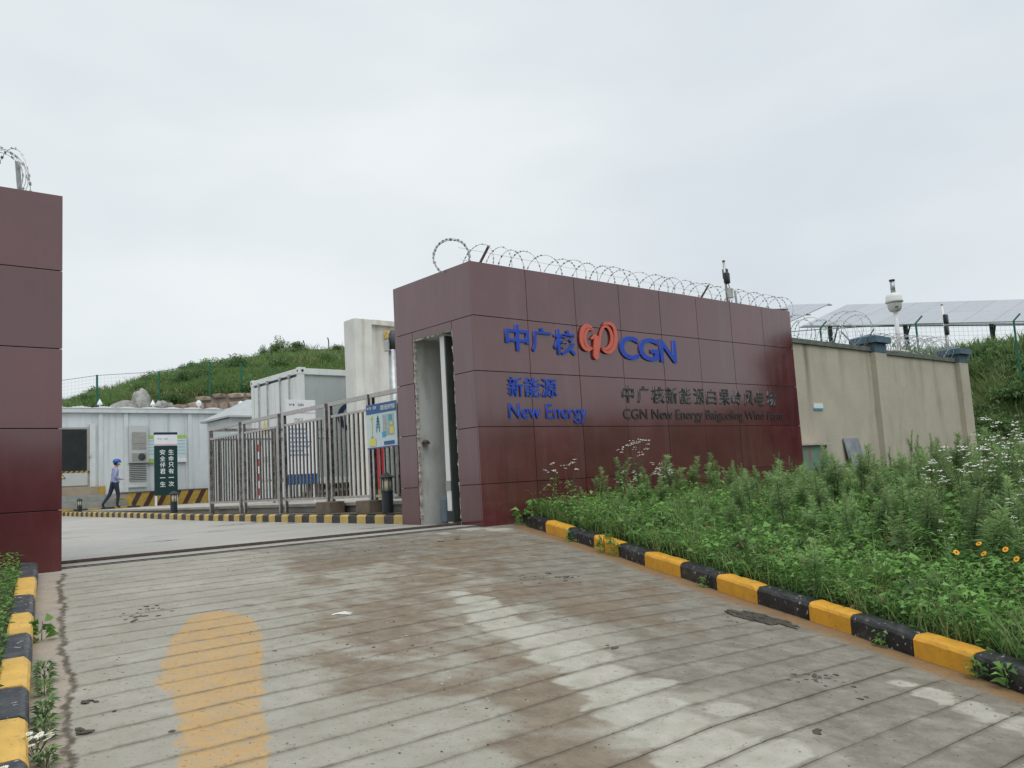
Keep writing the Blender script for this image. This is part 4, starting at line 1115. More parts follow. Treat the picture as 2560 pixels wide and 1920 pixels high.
for i in range(nseg):
    x0 = lerp(PX0, PX1 + .1, i / nseg); x1 = lerp(PX0, PX1 + .1, (i + 1) / nseg)
    hh = .045 + .03 * math.sin(i * .9) + random.uniform(0, .015)
    mb.box(x0, x1, YP - .10, YP + 3.1, PZ1 + .173, PZ1 + .173 + hh)
mb.build('roof_sheet', sign_white, pf)
MB().box(PX0, PX1, YP + .002, YP + 3.0, -.6, PZ0 - .002).build('plinth', conc, pf)
# hazard striped plinth face
xx = 10.03; k = 0
while xx < 17:
    w = .30 if k % 2 == 0 else .21
    sh = .28
    MB().prism([(xx, -.262), (xx + w, -.262), (xx + w + sh, .285), (xx + sh, .285)], YP - .012, YP - .001).build('hazard_stripe', haz_y if k % 2 == 0 else (haz_r if (k // 2) % 3 else haz_k), pf)
    xx += w; k += 1
mb = MB(); mb.box(9.95, 17.2, YP - .03, YP - .001, .287, .33); mb.build('plinth_ledge', conc_d, pf)
# door
dr = MB().box(7.0, 8.90, YP - .02, YP + .055, .62, 2.86).build('door_frame', grey_metal, pf)
MB().box(7.0, 8.80, YP - .035, YP - .021, 1.22, 2.79).build('door_opening', door_dark, dr)
lp = MB().box(7.0, 8.82, YP - .05, YP - .021, .66, 1.14).build('door_barrier', louvre_m, dr)
xx = 7.0; k = 0
while xx < 8.8:
    MB().prism([(xx, 1.145), (xx + .09, 1.145), (xx + .16, 1.215), (xx + .07, 1.215)], YP - .05, YP - .036).build('hazard_strip', haz_y if k % 2 else haz_k, pf); xx += .09; k += 1
MB().prism([(7.73, .93), (8.07, .93), (7.90, 1.18)], YP - .06, YP - .052).build('warning_triangle', printk, pf)
MB().prism([(7.78, .955), (8.02, .955), (7.90, 1.135)], YP - .066, YP - .061).build('warning_face', warn_y, pf)
MB().box(8.90, 9.10, YP - .06, YP + .05, .60, 3.0).build('door_jamb', white_trim, pf)
MB().box(8.86, 8.93, YP - .12, YP - .061, 1.72, 1.80, bev=.01).build('door_handle', galv, pf)
# air conditioner and louvre
ac = MB().box(10.30, 11.03, YP - .13, YP + .02, 1.45, 2.92, bev=.01).build('vent_cabinet', louvre_m, pf)
for za, zb_ in ((2.45, 2.66), (2.21, 2.42), (1.99, 2.19), (1.52, 1.83)):
    MB().box(10.41, 10.94, YP - .145, YP - .131, za, zb_).build('vent_window', grey_metal, ac)
MB().lathe([(.14, 0), (.14, .012), (.05, .02)], 16, (0, 0, 0)).build('fan', dark_steel, ac, local=True)
fan = bpy.data.objects['fan']; fan.location = Vector((10.77, YP - .147, 1.68)) - rootloc(pf); fan.rotation_euler = (math.pi / 2, 0, 0)
lv = MB().box(10.30, 11.0, YP - .03, YP + .02, .50, 1.40).build('louvre_vent', white_trim, pf)
for k in range(9):
    z_ = .74 + k * .072
    MB().obox((10.65, YP - .05, z_), (.32, 0, 0), (0, .03, -.022), (0, .004, .006)).build('slat', louvre_m, lv)
MB().box(10.33, 10.97, YP - .034, YP - .031, .72, 1.38).build('louvre_shadow_gap', dark_steel, lv)
# notice boards
for x0, x1 in ((11.03, 11.34), (12.16, 12.56)):
    nb = MB().box(x0 - .02, x1, YP - .04, YP - .02, 1.44, 2.54).build('notice_board', sign_pale, pf)
    MB().box(x0 - .02, x1, YP - .046, YP - .041, 2.40, 2.54).build('notice_header', lime, nb)
    for k in range(5):
        MB().box(x0 + .02, x1 - .05, YP - .046, YP - .041, 1.78 + k * .13, 1.80 + k * .13).build('text_rule', mat('rule_teal%d' % k if False else 'rule_teal', (0.22, 0.42, 0.46), rough=.6) if 'rule_teal' not in MATS else MATS['rule_teal'], nb)
    MB().box(x0 - .02, x1, YP - .046, YP - .041, 1.44, 1.60).build('notice_footer', lime if x0 < 12 else sign_white, nb)
# roof caps
for x, kind in ((9.35, 0), (11.35, 0), (13.22, 1), (15.05, 1)):
    mb = MB()
    if kind == 0: mb.lathe([(.03, 0), (.03, .14), (.11, .15), (.09, .22), (.005, .38)], 8, (x, YP + .3, PZ1 + .2))
    else: mb.lathe([(.03, 0), (.03, .14), (.07, .17), (.115, .25), (.10, .34), (.04, .39)], 12, (x, YP + .3, PZ1 + .2))
    mb.build('roof_finial', sign_white, pf, smooth=True)
# steps
st = thing('steps', 'three concrete steps with yellow painted ends up to the prefab door', 'steps', (8, 34, -0.25))
MB().box(6.6, 9.02, 34.25, 34.99, .28, .60, bev=.012).build('landing', step_beige, st)
MB().box(9.022, 9.27, 34.25, 34.99, .28, .60, bev=.012).build('yellow_end', haz_y, st)
MB().box(6.6, 9.45, 33.75, 34.99, .025, .278, bev=.012).build('step', step_grey, st)
MB().box(6.6, 9.75, 33.30, 34.99, -.35, .023, bev=.012).build('step', step_grey, st)
MB().box(9.752, 9.98, 33.5, 34.98, -.35, .10, bev=.012).build('yellow_end', haz_y, st)
for k in range(7):
    MB().box(7.0 + k * .45, 7.44 + k * .45, 33.05, 33.2, -.268, -.20, bev=.01).build('edge_block', haz_k if k % 2 == 0 else haz_y, st)

# ------------------------------------------------------------------ steel container beside it
CX, CY = 11.49, 22.71
cn = thing('container', 'white steel equipment container with twin doors standing behind the fence', 'container', (CX, CY, 0.2))
CZ0, CZ1, CW, CLn = 0.2, 3.585, 3.4, 7.5
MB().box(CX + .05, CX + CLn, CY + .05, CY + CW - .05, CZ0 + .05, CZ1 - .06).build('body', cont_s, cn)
def bar(x0, x1, y0, y1, z0, z1, nm='frame_rail', m=cont_m, par=cn, bev=.008): return MB().box(x0, x1, y0, y1, z0, z1, bev=bev).build(nm, m, par)
for y0 in (CY, CY + CW - .18):
    bar(CX - .005, CX + .16, y0, y0 + .18, CZ0, CZ1 - .02, 'corner_post')
    cc = bar(CX - .02, CX + .2, y0 - .01, y0 + .19, CZ1 - .16, CZ1 + .04, 'corner_casting')
    MB().lathe([(.035, 0), (.035, .004)], 10).build('casting_hole', door_dark, cc, local=True).matrix_local = Matrix.Translation(Vector((CX - .026, y0 + .09, CZ1 - .06)) - rootloc(cn)) @ Matrix.Rotation(math.pi / 2, 4, 'Y')
MB().lathe([(.04, 0), (.04, .004)], 10).build('casting_hole', door_dark, cn, local=True).matrix_local = Matrix.Translation(Vector((CX + .09, CY - .017, CZ1 - .06)) - rootloc(cn)) @ Matrix.Rotation(math.pi / 2, 4, 'X')
bar(CX, CX + .12, CY + .18, CY + CW - .18, CZ1 - .14, CZ1 + .02)
bar(CX + .16, CX + CLn, CY - .005, CY + .1, CZ1 - .17, CZ1 + .01)
bar(CX, CX + .12, CY + .18, CY + CW - .18, CZ0, CZ0 + .15)
bar(CX + .16, CX + CLn, CY - .005, CY + .1, CZ0, CZ0 + .14)
ymid = CY + CW / 2
for (a, bq) in ((CY + .20, ymid - .015), (ymid + .015, CY + CW - .20)):
    d_ = MB().box(CX + .012, CX + .06, a, bq, CZ0 + .17, CZ1 - .22, bev=.006).build('door', cont_m, cn)
    for f_ in (.30, .72):
        yy = lerp(a, bq, f_)
        MB().tube([(CX - .03, yy, CZ0 + .12), (CX - .03, yy, CZ1 - .12)], .022, 8).build('lock_rod', galv, d_)
        for zz in (CZ1 - .16, CZ0 + .16, 1.6): MB().box(CX - .05, CX + .011, yy - .05, yy + .05, zz - .05, zz + .05).build('rod_keeper', galv, d_)
    ym = (a + bq) / 2
    mq = MB(); mq.add([(CX - .004, ym + .2, 1.85), (CX - .004, ym - .2, 1.85), (CX - .004, ym, 2.3), (CX + .011, ym + .2, 1.85), (CX + .011, ym - .2, 1.85), (CX + .011, ym, 2.3)], [(0, 2, 1), (0, 1, 4, 3), (1, 2, 5, 4), (2, 0, 3, 5)]).build('warning_triangle', warn_y, d_)
    MB().box(CX - .01, CX + .011, ym - .25, ym + .1, .95, 1.12).build('data_plate', greyp, d_)
MB().box(CX + .04, CX + .058, CY + .2, CY + CW - .2, CZ1 - .215, CZ1 - .145).build('door_header_gap', dark_steel, cn)
# blue crescent emblem on the long side
mb = MB(); vs = []; n_ = 18
for k in range(n_ + 1):
    a = math.radians(90 + 180 * k / n_)
    vs += [(13.15 + .42 * math.cos(a), CY + .03, 2.16 + .42 * math.sin(a)), (13.27 + .38 * math.cos(a), CY + .03, 2.16 + .34 * math.sin(a))]
mb.add(vs, [(2 * k, 2 * k + 2, 2 * k + 3, 2 * k + 1) for k in range(n_)])
vs2 = [(v_[0], CY + .049, v_[2]) for v_ in vs]
mb.add(vs2, [(2 * k, 2 * k + 1, 2 * k + 3, 2 * k + 2) for k in range(n_)])
mb.build('emblem', sign_navy, cn)
# hollow block plinth
bp_ = thing('block_plinth', 'low plinth of hollow concrete blocks under the white container', 'plinth', (13, 22.8, -0.27))
for r_ in range(2):
    x = CX + .1 + .2 * (r_ % 2)
    while x < 15.2:
        o = MB().box(x, x + .38, CY + .15, CY + .35, -.265 + r_ * .225, -.265 + r_ * .225 + .22, bev=.008).build('block', conc_d if random.random() < .3 else mat('block_buff', (0.30, 0.27, 0.19), rough=.95, var=.2, objvar=.2) if 'block_buff' not in MATS else MATS['block_buff'], bp_)
        for dx in (.06, .22):
            MB().box(x + dx, x + dx + .10, CY + .146, CY + .15, -.265 + r_ * .225 + .05, -.265 + r_ * .225 + .17).build('hollow', door_dark, o)
        x += .395
    
# small lean-to roof left of the container
lt = thing('equipment_shed', 'low pale shed with a sloping roof edge left of the container', 'shed', (12.9, 30.2, 0))
MB().box(12.45, 17.5, 30.1, 32.4, -.3, 2.80).build('shed_wall', white_pnl, lt)
mb = MB(); mb.add([(12.25, 29.9, 2.80), (17.6, 29.9, 2.80), (17.6, 31.3, 3.55), (13.6, 31.3, 3.55), (12.25, 29.9, 2.87), (17.6, 29.9, 2.87), (17.6, 31.3, 3.62), (13.6, 31.3, 3.62), (12.25, 32.6, 2.80), (17.6, 32.6, 2.80), (12.25, 32.6, 2.87), (17.6, 32.6, 2.87)],
    [(0, 1, 5, 4), (4, 5, 6, 7), (0, 3, 2, 1), (4, 7, 10), (7, 6, 11, 10), (0, 4, 10, 8), (8, 10, 11, 9), (0, 8, 3), (3, 8, 9, 2), (1, 2, 6, 5), (2, 9, 11, 6)])
mb.build('shed_roof', mat('shed_roof_grey', (0.40, 0.43, 0.44), rough=.55, var=.1, stain=(.3, .3, .28), stain_amt=.5), lt)

# white blast wall
bw = thing('fire_wall', 'tall thick white rendered fire wall rising behind the steel fence', 'wall', (12.3, 20.5, -0.3))
MB().box(12.09, 12.66, 20.5, 21.09, -.6, 4.745, bev=.012).build('end_pier', plaster_w, bw)
MB().box(12.662, 19, 20.62, 21.0, -.6, 4.60).build('wall_panel', plaster_w, bw)
MB().box(12.662, 19, 20.5, 21.09, 4.602, 4.75, bev=.01).build('coping', plaster_w, bw)

# ------------------------------------------------------------------ stainless fence beside the yard road
ff = thing('steel_fence', 'stainless steel bar fence along the yard kerb behind the gate wall', 'fence', (7.9, 16, -0.43))
FX = 7.9
def fence_bay(axis, a, bq, fixed, par):
    """axis 'Y': runs along Y at X=fixed ; axis 'X' : along X at Y=fixed"""
    def bx(u0, u1, w0, w1, z0, z1, nm, m):
        if axis == 'Y': MB().box(fixed + w0, fixed + w1, u0, u1, z0, z1).build(nm, m, par)
        else: MB().box(u0, u1, fixed + w0, fixed + w1, z0, z1).build(nm, m, par)
    bx(a, a + .06, -.03, .03, -.46, 1.56, 'post', steel)
    bx(bq - .06, bq, -.03, .03, -.46, 1.56, 'post', steel)
    bx(a, bq, -.04, .04, 1.562, 1.635, 'top_rail', steel)
    bx(a + .076, bq - .076, -.025, .025, 1.34, 1.385, 'panel_rail', steel)
    bx(a + .076, bq - .076, -.025, .025, -.19, -.145, 'panel_rail', steel)
    n_ = max(2, round((bq - a - .15) / .152))
    for k in range(1, n_):
        u = a + .076 + (bq - a - .152) * k / n_
        bx(u - .019, u + .019, -.012, .012, -.143, 1.338, 'bar', steel_d)
for a, bq in ((18.60, 20.42), (16.58, 18.42), (14.55, 16.38), (12.98, 14.42), (11.45, 12.90)):
    fence_bay('Y', a, bq, FX, ff)
f2 = thing('steel_fence', 'stainless steel bar fence turning away to the right behind the first fence bays', 'fence', (9, 20.46, -0.43))
for a, bq in ((7.95, 9.6), (9.68, 11.3)):
    fence_bay('X', a, bq, 20.50, f2)
for (y0, y1) in ((14.16, 14.80), (12.75, 13.32)):
    o = MB().box(7.72, 8.04, y0 + .05, y1 - .05, -.47, -.235, bev=.015).build('footing_block', conc_d)
    tag(o, 'brown concrete footing block under the fence, ' + ('left one of the pair' if y0 > 14 else 'right one of the pair beside the lamp'), 'block', 'concrete footing blocks at the fence foot')
# site map board on the fence
sb = thing('site_map_board', 'blue and white wind farm site map board fixed to the fence by the gate wall', 'sign', (7.85, 12.5, 1.0))
BXF = 7.845
def bq_(y0, y1, z0, z1, nm, m, d=0.004, base=BXF - .012): return MB().box(base - d, base, y0, y1, z0, z1).build(nm, m, sb)
BY0, BY1 = 12.02, 12.98
MB().box(BXF - .012, BXF + .012, BY0, BY1, .655, 1.43, bev=.003).build('board', sign_pale, sb)
bq_(BY0, BY1, 1.26, 1.43, 'header', sign_blue)
bq_(BY0, BY1, .655, .675, 'footer_line', sign_blue)
bq_(12.42, 12.58, .93, 1.21, 'map_area', mat('map_grey', (0.34, 0.40, 0.38), rough=.6, var=.25, scale=20)) if False else None
bq_(12.10, 12.45, .86, 1.22, 'map_area', mat('map_grey', (0.36, 0.43, 0.42), rough=.6, var=.25, scale=12))
for (y0, y1, z0, z1, mm_) in ((12.16, 12.25, 1.11, 1.20, cyan), (12.36, 12.47, .84, .93, cyan), (12.10, 12.22, .88, 1.00, yel), (12.13, 12.20, 1.03, 1.08, yel), (12.68, 12.90, .70, .83, yel), (12.10, 12.42, .70, .76, sign_blue)):
    bq_(y0, y1, z0, z1, 'map_key', mm_, .004, BXF - .017)
mb = MB(); mb.obox((BXF - .018, 12.80, 1.02), (.002, 0, 0), (0, .012, 0), (0, 0, .17)); mb.obox((BXF - .018, 12.80, 1.20), (.002, 0, 0), (0, .04, 0), (0, 0, .025)); mb.obox((BXF - .018, 12.80, .86), (.002, 0, 0), (0, .05, 0), (0, 0, .012)); mb.build('turbine_drawing', yel, sb)
mb = MB()
for s_ in (-1, 1):
    mb.tube([(BXF - .018, 12.60 + s_ * .05, .93), (BXF - .018, 12.60, 1.22)], .006, 4)
for k in range(4): mb.tube([(BXF - .018, 12.60 - .07 + .008 * k, 1.02 + k * .05), (BXF - .018, 12.60 + .07 - .008 * k, 1.02 + k * .05)], .005, 4)
mb.build('pylon_drawing', mat('pylon_green', (0.03, 0.14, 0.13), rough=.6), sb)
place_glyph('lettering', glyph_mesh('风险分级分布四色图', .05, .01), sb, 12.50, 12.05, 1.30, 1.39, BXF - .017, .003, sign_white, normal='-X')
place_glyph('lettering', glyph_mesh('中广核', .05, .01), sb, 12.94, 12.81, 1.34, 1.39, BXF - .017, .003, sign_white, normal='-X')
place_glyph('lettering', glyph_mesh('CGN', .05, .01), sb, 12.75, 12.64, 1.34, 1.39, BXF - .017, .003, sign_white, normal='-X')

# 35 kV notice board
kb = thing('notice_sign', 'tall white notice sign with a blue foot reading 35KV behind the fence', 'sign', (9.6, 19.0, -0.27))
MB().box(9.22, 10.0, 18.97, 19.03, .40, 2.21, bev=.004).build('panel', sign_white, kb)
MB().box(9.22, 10.0, 18.968, 19.032, .15, .398, bev=.004).build('blue_foot', sign_blue, kb)
MB().box(9.26, 9.30, 18.98, 19.02, -.3, .149).build('leg', greyp, kb); MB().box(9.9, 9.95, 18.98, 19.02, -.3, .149).build('leg', sign_white, kb)
place_glyph('lettering', glyph_mesh('35KV', .05, .01), kb, 9.42, 9.66, 1.68, 1.76, 18.969, .003, MATS['grey_metal'])
place_glyph('lettering', glyph_mesh('中广核', .05, .01), kb, 9.30, 9.44, 2.06, 2.12, 18.969, .003, sign_navy)
place_glyph('lettering', glyph_mesh('CGN', .05, .01), kb, 9.53, 9.68, 2.06, 2.12, 18.969, .003, sign_navy)
MB().box(9.22, 10.0, 18.962, 18.969, 1.89, 1.905).build('pink_line', pink, kb)
for k in range(7):
    MB().box(9.30, 9.30 + random.uniform(.3, .6), 18.962, 18.969, .85 + k * .105, .885 + k * .105).build('text_rule', mat('rule_blue', (0.22, 0.35, 0.55), rough=.6) if 'rule_blue' not in MATS else MATS['rule_blue'], kb)

# green slogan sign
gs = thing('slogan_sign', 'dark green upright sign with white Chinese safety slogan by the prefab building', 'sign', (11.2, 33.5, -0.27))
GX0, GX1 = 10.81, 11.67
MB().box(GX0, GX1, 33.46, 33.54, .12, 2.02, bev=.005).build('green_panel', sign_green, gs)
MB().box(GX0, GX1, 33.455, 33.545, 2.023, 2.445, bev=.005).build('white_panel', sign_white, gs)
MB().box(GX0 - .005, GX1 + .005, 33.45, 33.55, 2.448, 2.54, bev=.005).build('navy_cap', sign_navy, gs)
MB().box(GX0 + .001, GX1 - .001, 33.448, 33.456, 2.05, 2.085).build('pink_line', pink, gs)
MB().box(GX0 + .01, GX0 + .08, 33.47, 33.53, -.3, .119).build('leg', sign_white, gs)
MB().box(GX1 - .08, GX1 - .01, 33.47, 33.53, -.3, .119).build('leg', sign_white, gs)
for col_, x0 in (('生命只有一次', 11.32), ('安全伴君一生', 11.00)):
    for k, ch in enumerate(col_):
        zt = 1.87 - k * .245
        q = glyph_mesh(ch, .05, .012)
        if ch == '一': place_glyph('character', q, gs, x0, x0 + .20, zt - .115, zt - .085, 33.459, .006, sign_white)
        else: place_glyph('character', q, gs, x0, x0 + .205, zt - .20, zt, 33.459, .006, sign_white)
place_glyph('lettering', glyph_mesh('中广核', .05, .01), gs, 10.91, 11.06, 2.26, 2.31, 33.454, .004, MATS['grey_metal'])
place_glyph('lettering', glyph_mesh('CGN', .05, .01), gs, 11.16, 11.31, 2.26, 2.31, 33.454, .004, MATS['grey_metal'])

# pole with dark lamp head, red cabinet
pl = thing('lamp_pole', 'thick galvanised pole with a dark lamp head beside the gate wall', 'pole', (9.42, 14.5, -0.3))
MB().tube([(9.42, 14.5, -.3), (9.42, 14.5, 2.76)], .085, 14).build('pole_shaft', galv, pl, smooth=True)
MB().tube([(9.42, 14.5, 1.52), (9.42, 14.5, 1.58)], .088, 14).build('band', blackp, pl)
MB().lathe([(.09, 0), (.092, .2), (.08, .33), (.04, .40)], 14, (9.44, 14.5, 2.763)).build('lamp_head', dark_steel, pl, smooth=True)
MB().tube([(9.33, 14.45, 3.0), (9.28, 14.45, 2.85), (9.34, 14.45, 2.7)], .012, 6).build('cable', blackp, pl)
MB().box(9.26, 9.32, 14.44, 14.56, 2.72, 2.95, bev=.01).build('junction_box', greyp, pl)
yb_ = MB().box(9.74, 9.90, 16.0, 16.2, 3.42, 3.62, bev=.01).build('beacon', mat('beacon_yellow', (0.68, 0.48, 0.14), rough=.5)); tag(yb_, 'small yellow box on the fire wall beside the lamp head', 'box')
yb_.location = (13.18 - 9.82, 20.46 - 16.1, 4.32 - 3.52)
rc = thing('fire_cabinet', 'red fire equipment cabinet glimpsed through the last fence bay', 'cabinet', (10.1, 16, -0.27))
MB().box(9.9, 10.33, 15.9, 16.3, -.05, .84, bev=.01).build('cabinet_body', red_p, rc)
MB().box(9.96, 10.27, 15.885, 15.899, .02, .78).build('cabinet_door', red_p, rc)
MB().box(9.92, 10.31, 15.92, 16.28, -.27, -.051).build('cabinet_foot', haz_y, rc)
gc = MB().box(9.66, 9.86, 14.9, 15.3, -.27, .78, bev=.01).build('switch_box', MATS['cabinet_green'] if False else mat('pale_green_box', (0.30, 0.38, 0.36), rough=.5)); tag(gc, 'pale grey green switch box right of the red cabinet', 'box')
rp = thing('marker_post', 'white marker post with red bands seen through the second fence bay', 'post', (10.0, 24, -0.27))
for k in range(8): MB().tube([(9.95, 22.2, -.27 + k * .2), (9.95, 22.2, -.27 + k * .2 + .199)], .05, 8).build('band', red_p if k % 2 else sign_white, rp)

# bollard lamps
def bollard(loc, s, label):
    r = thing('bollard_lamp', label, 'lamp', loc, 0, 'low bollard lamps along the kerb')
    r.scale = (s, s, s)
    L = lambda mb, nm, m, **k: mb.build(nm, m, r, local=True, **k)
    L(MB().lathe([(.085, 0), (.085, .30), (.09, .305), (.09, .32)], 20), 'post', lamp_dark, smooth=False)
    L(MB().lathe([(.068, .322), (.068, .51)], 16), 'lamp_glass', lamp_cream, smooth=True)
    for k in range(6):
        a = math.pi * k / 3 + .3
        L(MB().tube([(.077 * math.cos(a), .077 * math.sin(a), .32), (.077 * math.cos(a), .077 * math.sin(a), .515)], .008, 5), 'cage_bar', lamp_dark)
    L(MB().lathe([(.115, .512), (.12, .525), (.09, .55), (.03, .585), (.012, .60)], 20), 'cap', lamp_dark)
    return r
bollard((7.71, 12.2, -.45), 1.13, 'low black bollard lamp nearest the gate wall')
bollard((7.74, 22.5, -.43), 1.02, 'low black bollard lamp in front of the green slogan sign')
bollard((7.75, 31.7, -.385), .93, 'low black bollard lamp near the steps at the left')

# ------------------------------------------------------------------ the walking person
pr_ = thing('person', 'person in a blue helmet, violet shirt and navy trousers walking with papers', 'person', (9.12, 32.6, -0.27))
def skin_obj(name, joints, edges, mats, matfn, sub=2):
    me = bpy.data.meshes.new(name); me.from_pydata([j[0] for j in joints], edges, [])
    o = bpy.data.objects.new(name, me); COL.objects.link(o)
    md = o.modifiers.new('skin', 'SKIN'); md.use_smooth_shade = True
    sv_ = me.skin_vertices[0].data
    for i, j in enumerate(joints):
        sv_[i].radius = (j[1], j[1] if len(j) < 3 else j[2])
        sv_[i].use_root = (i == 0)
    s2 = o.modifiers.new('sub', 'SUBSURF'); s2.levels = sub; s2.render_levels = sub
    bpy.context.view_layer.update()
    dg = bpy.context.evaluated_depsgraph_get()
    m2 = bpy.data.meshes.new_from_object(o.evaluated_get(dg))
    bpy.data.objects.remove(o)
    m2.materials.clear()
    for q in mats: m2.materials.append(q)
    mi = [matfn(p.center) for p in m2.polygons]
    m2.polygons.foreach_set('material_index', mi); m2.polygons.foreach_set('use_smooth', [True] * len(m2.polygons))
    o = bpy.data.objects.new(name, m2); COL.objects.link(o)
    return o
# walking towards +X (to the right in the picture); local coordinates, feet at z=0
J_ = [((0, 0, .93), .135, .115), ((.015, 0, 1.10), .125, .115), ((.03, 0, 1.28), .145, .12), ((.04, 0, 1.42), .10, .09), ((.06, 0, 1.49), .052), ((.085, 0, 1.57), .072, .08), ((.10, 0, 1.645), .085, .088),   # 0-6 spine head
      ((.03, -.17, 1.39), .062), ((-.05, -.21, 1.14), .050), ((.16, -.20, 1.04), .038), ((.235, -.17, 1.045), .028, .036),      # 7-10 near arm
      ((.03, .17, 1.39), .062), ((-.02, .22, 1.14), .050), ((.20, .17, 1.05), .038), ((.27, .13, 1.055), .028, .036),           # 11-14 far arm
      ((.03, -.095, .86), .10), ((.10, -.10, .49), .066), ((.06, -.10, .11), .045), ((.17, -.10, .045), .036),                  # 15-18 near leg (forward)
      ((-.03, .095, .86), .10), ((-.14, .10, .50), .066), ((-.38, .10, .17), .045), ((-.31, .10, .045), .036)]                   # 19-22 far leg (back)
E_ = [(0, 1), (1, 2), (2, 3), (3, 4), (4, 5), (5, 6), (3, 7), (7, 8), (8, 9), (9, 10), (3, 11), (11, 12), (12, 13), (13, 14), (0, 15), (15, 16), (16, 17), (17, 18), (0, 19), (19, 20), (20, 21), (21, 22)]
def body_mat(c_):
    if c_.z > 1.475: return 0
    if c_.x > .185 and .98 < c_.z < 1.12: return 0
    if c_.z > .955 or (c_.z > .93): return 1
    if (c_.z < .10 and c_.x > 0) or (c_.z < .17 and c_.x < -.3): return 3
    return 2
body = skin_obj('body', J_, E_, [skin_m, shirt_m, trouser_m, shoe_m], body_mat); body.parent = pr_
# fingers closed on the sheet
mb = MB()
for (hx, hy, sg_) in ((.245, -.165, 1), (.28, .125, -1)):
    for k in range(4):
        y0 = hy + sg_ * (-.03 + k * .019); Lf = (.052, .06, .056, .045)[k]
        mb.tube([(hx - .01, y0, 1.04), (hx + Lf * .6, y0 + sg_ * .004, 1.035), (hx + Lf, y0 + sg_ * .006, 1.052)], [.0095, .0085, .006], 6)
    mb.tube([(hx - .02, hy + sg_ * .03, 1.05), (hx + .012, hy + sg_ * .045, 1.07), (hx + .035, hy + sg_ * .04, 1.075)], [.011, .0095, .007], 6)
mb.build('fingers', skin_m, pr_, local=True, smooth=True)
# face details, hair, helmet
mb = MB(); mb.tube([(.172, 0, 1.60), (.205, 0, 1.575), (.18, 0, 1.565)], [.012, .014, .010], 6); mb.build('nose', skin_m, pr_, local=True, smooth=True)
mb = MB()
for s_ in (-1, 1): mb.lathe([(.004, -.008), (.011, 0), (.004, .008)], 8, (.168, s_ * .033, 1.615))
mb.build('eyes', hair_m, pr_, local=True)
mb = MB(); mb.obox((.172, 0, 1.538), (.006, 0, 0), (0, .024, 0), (0, 0, .004)); mb.build('mouth', mat('lips', (0.30, 0.10, 0.09), rough=.5), pr_, local=True)
for s_ in (-1, 1):
    mb = MB(); mb.tube([(.09, s_ * .088, 1.575), (.082, s_ * .098, 1.60), (.09, s_ * .09, 1.625)], [.012, .015, .010], 6); mb.build('ear', skin_m, pr_, local=True, smooth=True)
bm = bmesh.new(); bmesh.ops.create_uvsphere(bm, u_segments=16, v_segments=10, radius=1)
for v_ in bm.verts: v_.co = Vector((.065 + v_.co.x * .095, v_.co.y * .096, 1.63 + v_.co.z * .10))
bmesh.ops.delete(bm, geom=[v_ for v_ in bm.verts if v_.co.x > .12 or v_.co.z < 1.555], context='VERTS'); bm.verts.index_update()
MB().add([v_.co for v_ in bm.verts], [[x.index for x in f.verts] for f in bm.faces]).build('hair', hair_m, pr_, local=True, smooth=True); bm.free()
mb = MB(); prof = [(.118, 0), (.124, .02), (.12, .06), (.10, .105), (.06, .135), (.01, .145)]
vs = []; fs = []; n_ = 24
for r_, z_ in prof:
    for k in range(n_):
        a = 2 * math.pi * k / n_; vs.append((.085 + r_ * 1.14 * math.cos(a), r_ * .98 * math.sin(a), 1.655 + z_))
for i in range(len(prof) - 1):
    for k in range(n_): fs.append((i * n_ + k, i * n_ + (k + 1) % n_, (i + 1) * n_ + (k + 1) % n_, (i + 1) * n_ + k))
fs.append(tuple((len(prof) - 1) * n_ + k for k in range(n_)))
mb.add(vs, fs)
vs = []
for k in range(13):
    a = math.radians(-75 + 150 * k / 12); vs += [(.085 + .132 * math.cos(a), .112 * math.sin(a), 1.672), (.085 + (.132 + .075 * math.cos(a)) * math.cos(a), .122 * math.sin(a), 1.655)]
mb.add(vs, [(2 * k, 2 * k + 1, 2 * k + 3, 2 * k + 2) for k in range(12)])
mb.build('helmet', helmet_m, pr_, local=True, smooth=True)
mb = MB(); mb.obox((.02, 0, .945), (.132, 0, 0), (0, .118, 0), (0, 0, .018)); mb.build('belt', shoe_m, pr_, local=True)
for q in pr_.children:
    pass
pr_.scale = (1.0, 1.0, 1.0)
pp_ = MB().obox((9.12 + .37, 32.6 - .03, -.27 + 1.085), (.155, 0, .012), (0, .105, 0), (0, 0, .004)).build('paper_sheets', paper_m); tag(pp_, 'white paper sheets held by the person in the blue helmet', 'papers')

# ================================================================== vegetation
rng = np.random.default_rng(21)
random.seed(21)
def unit(v): return v / (np.linalg.norm(v, axis=1, keepdims=True) + 1e-9)

def join_leaf(parts):
    V = np.concatenate([p[0] for p in parts]); T_ = np.concatenate([p[2] for p in parts]); F_ = []; o = 0
    for p in parts: F_.append(p[1] + o); o += len(p[0])
    return V, np.concatenate(F_), T_

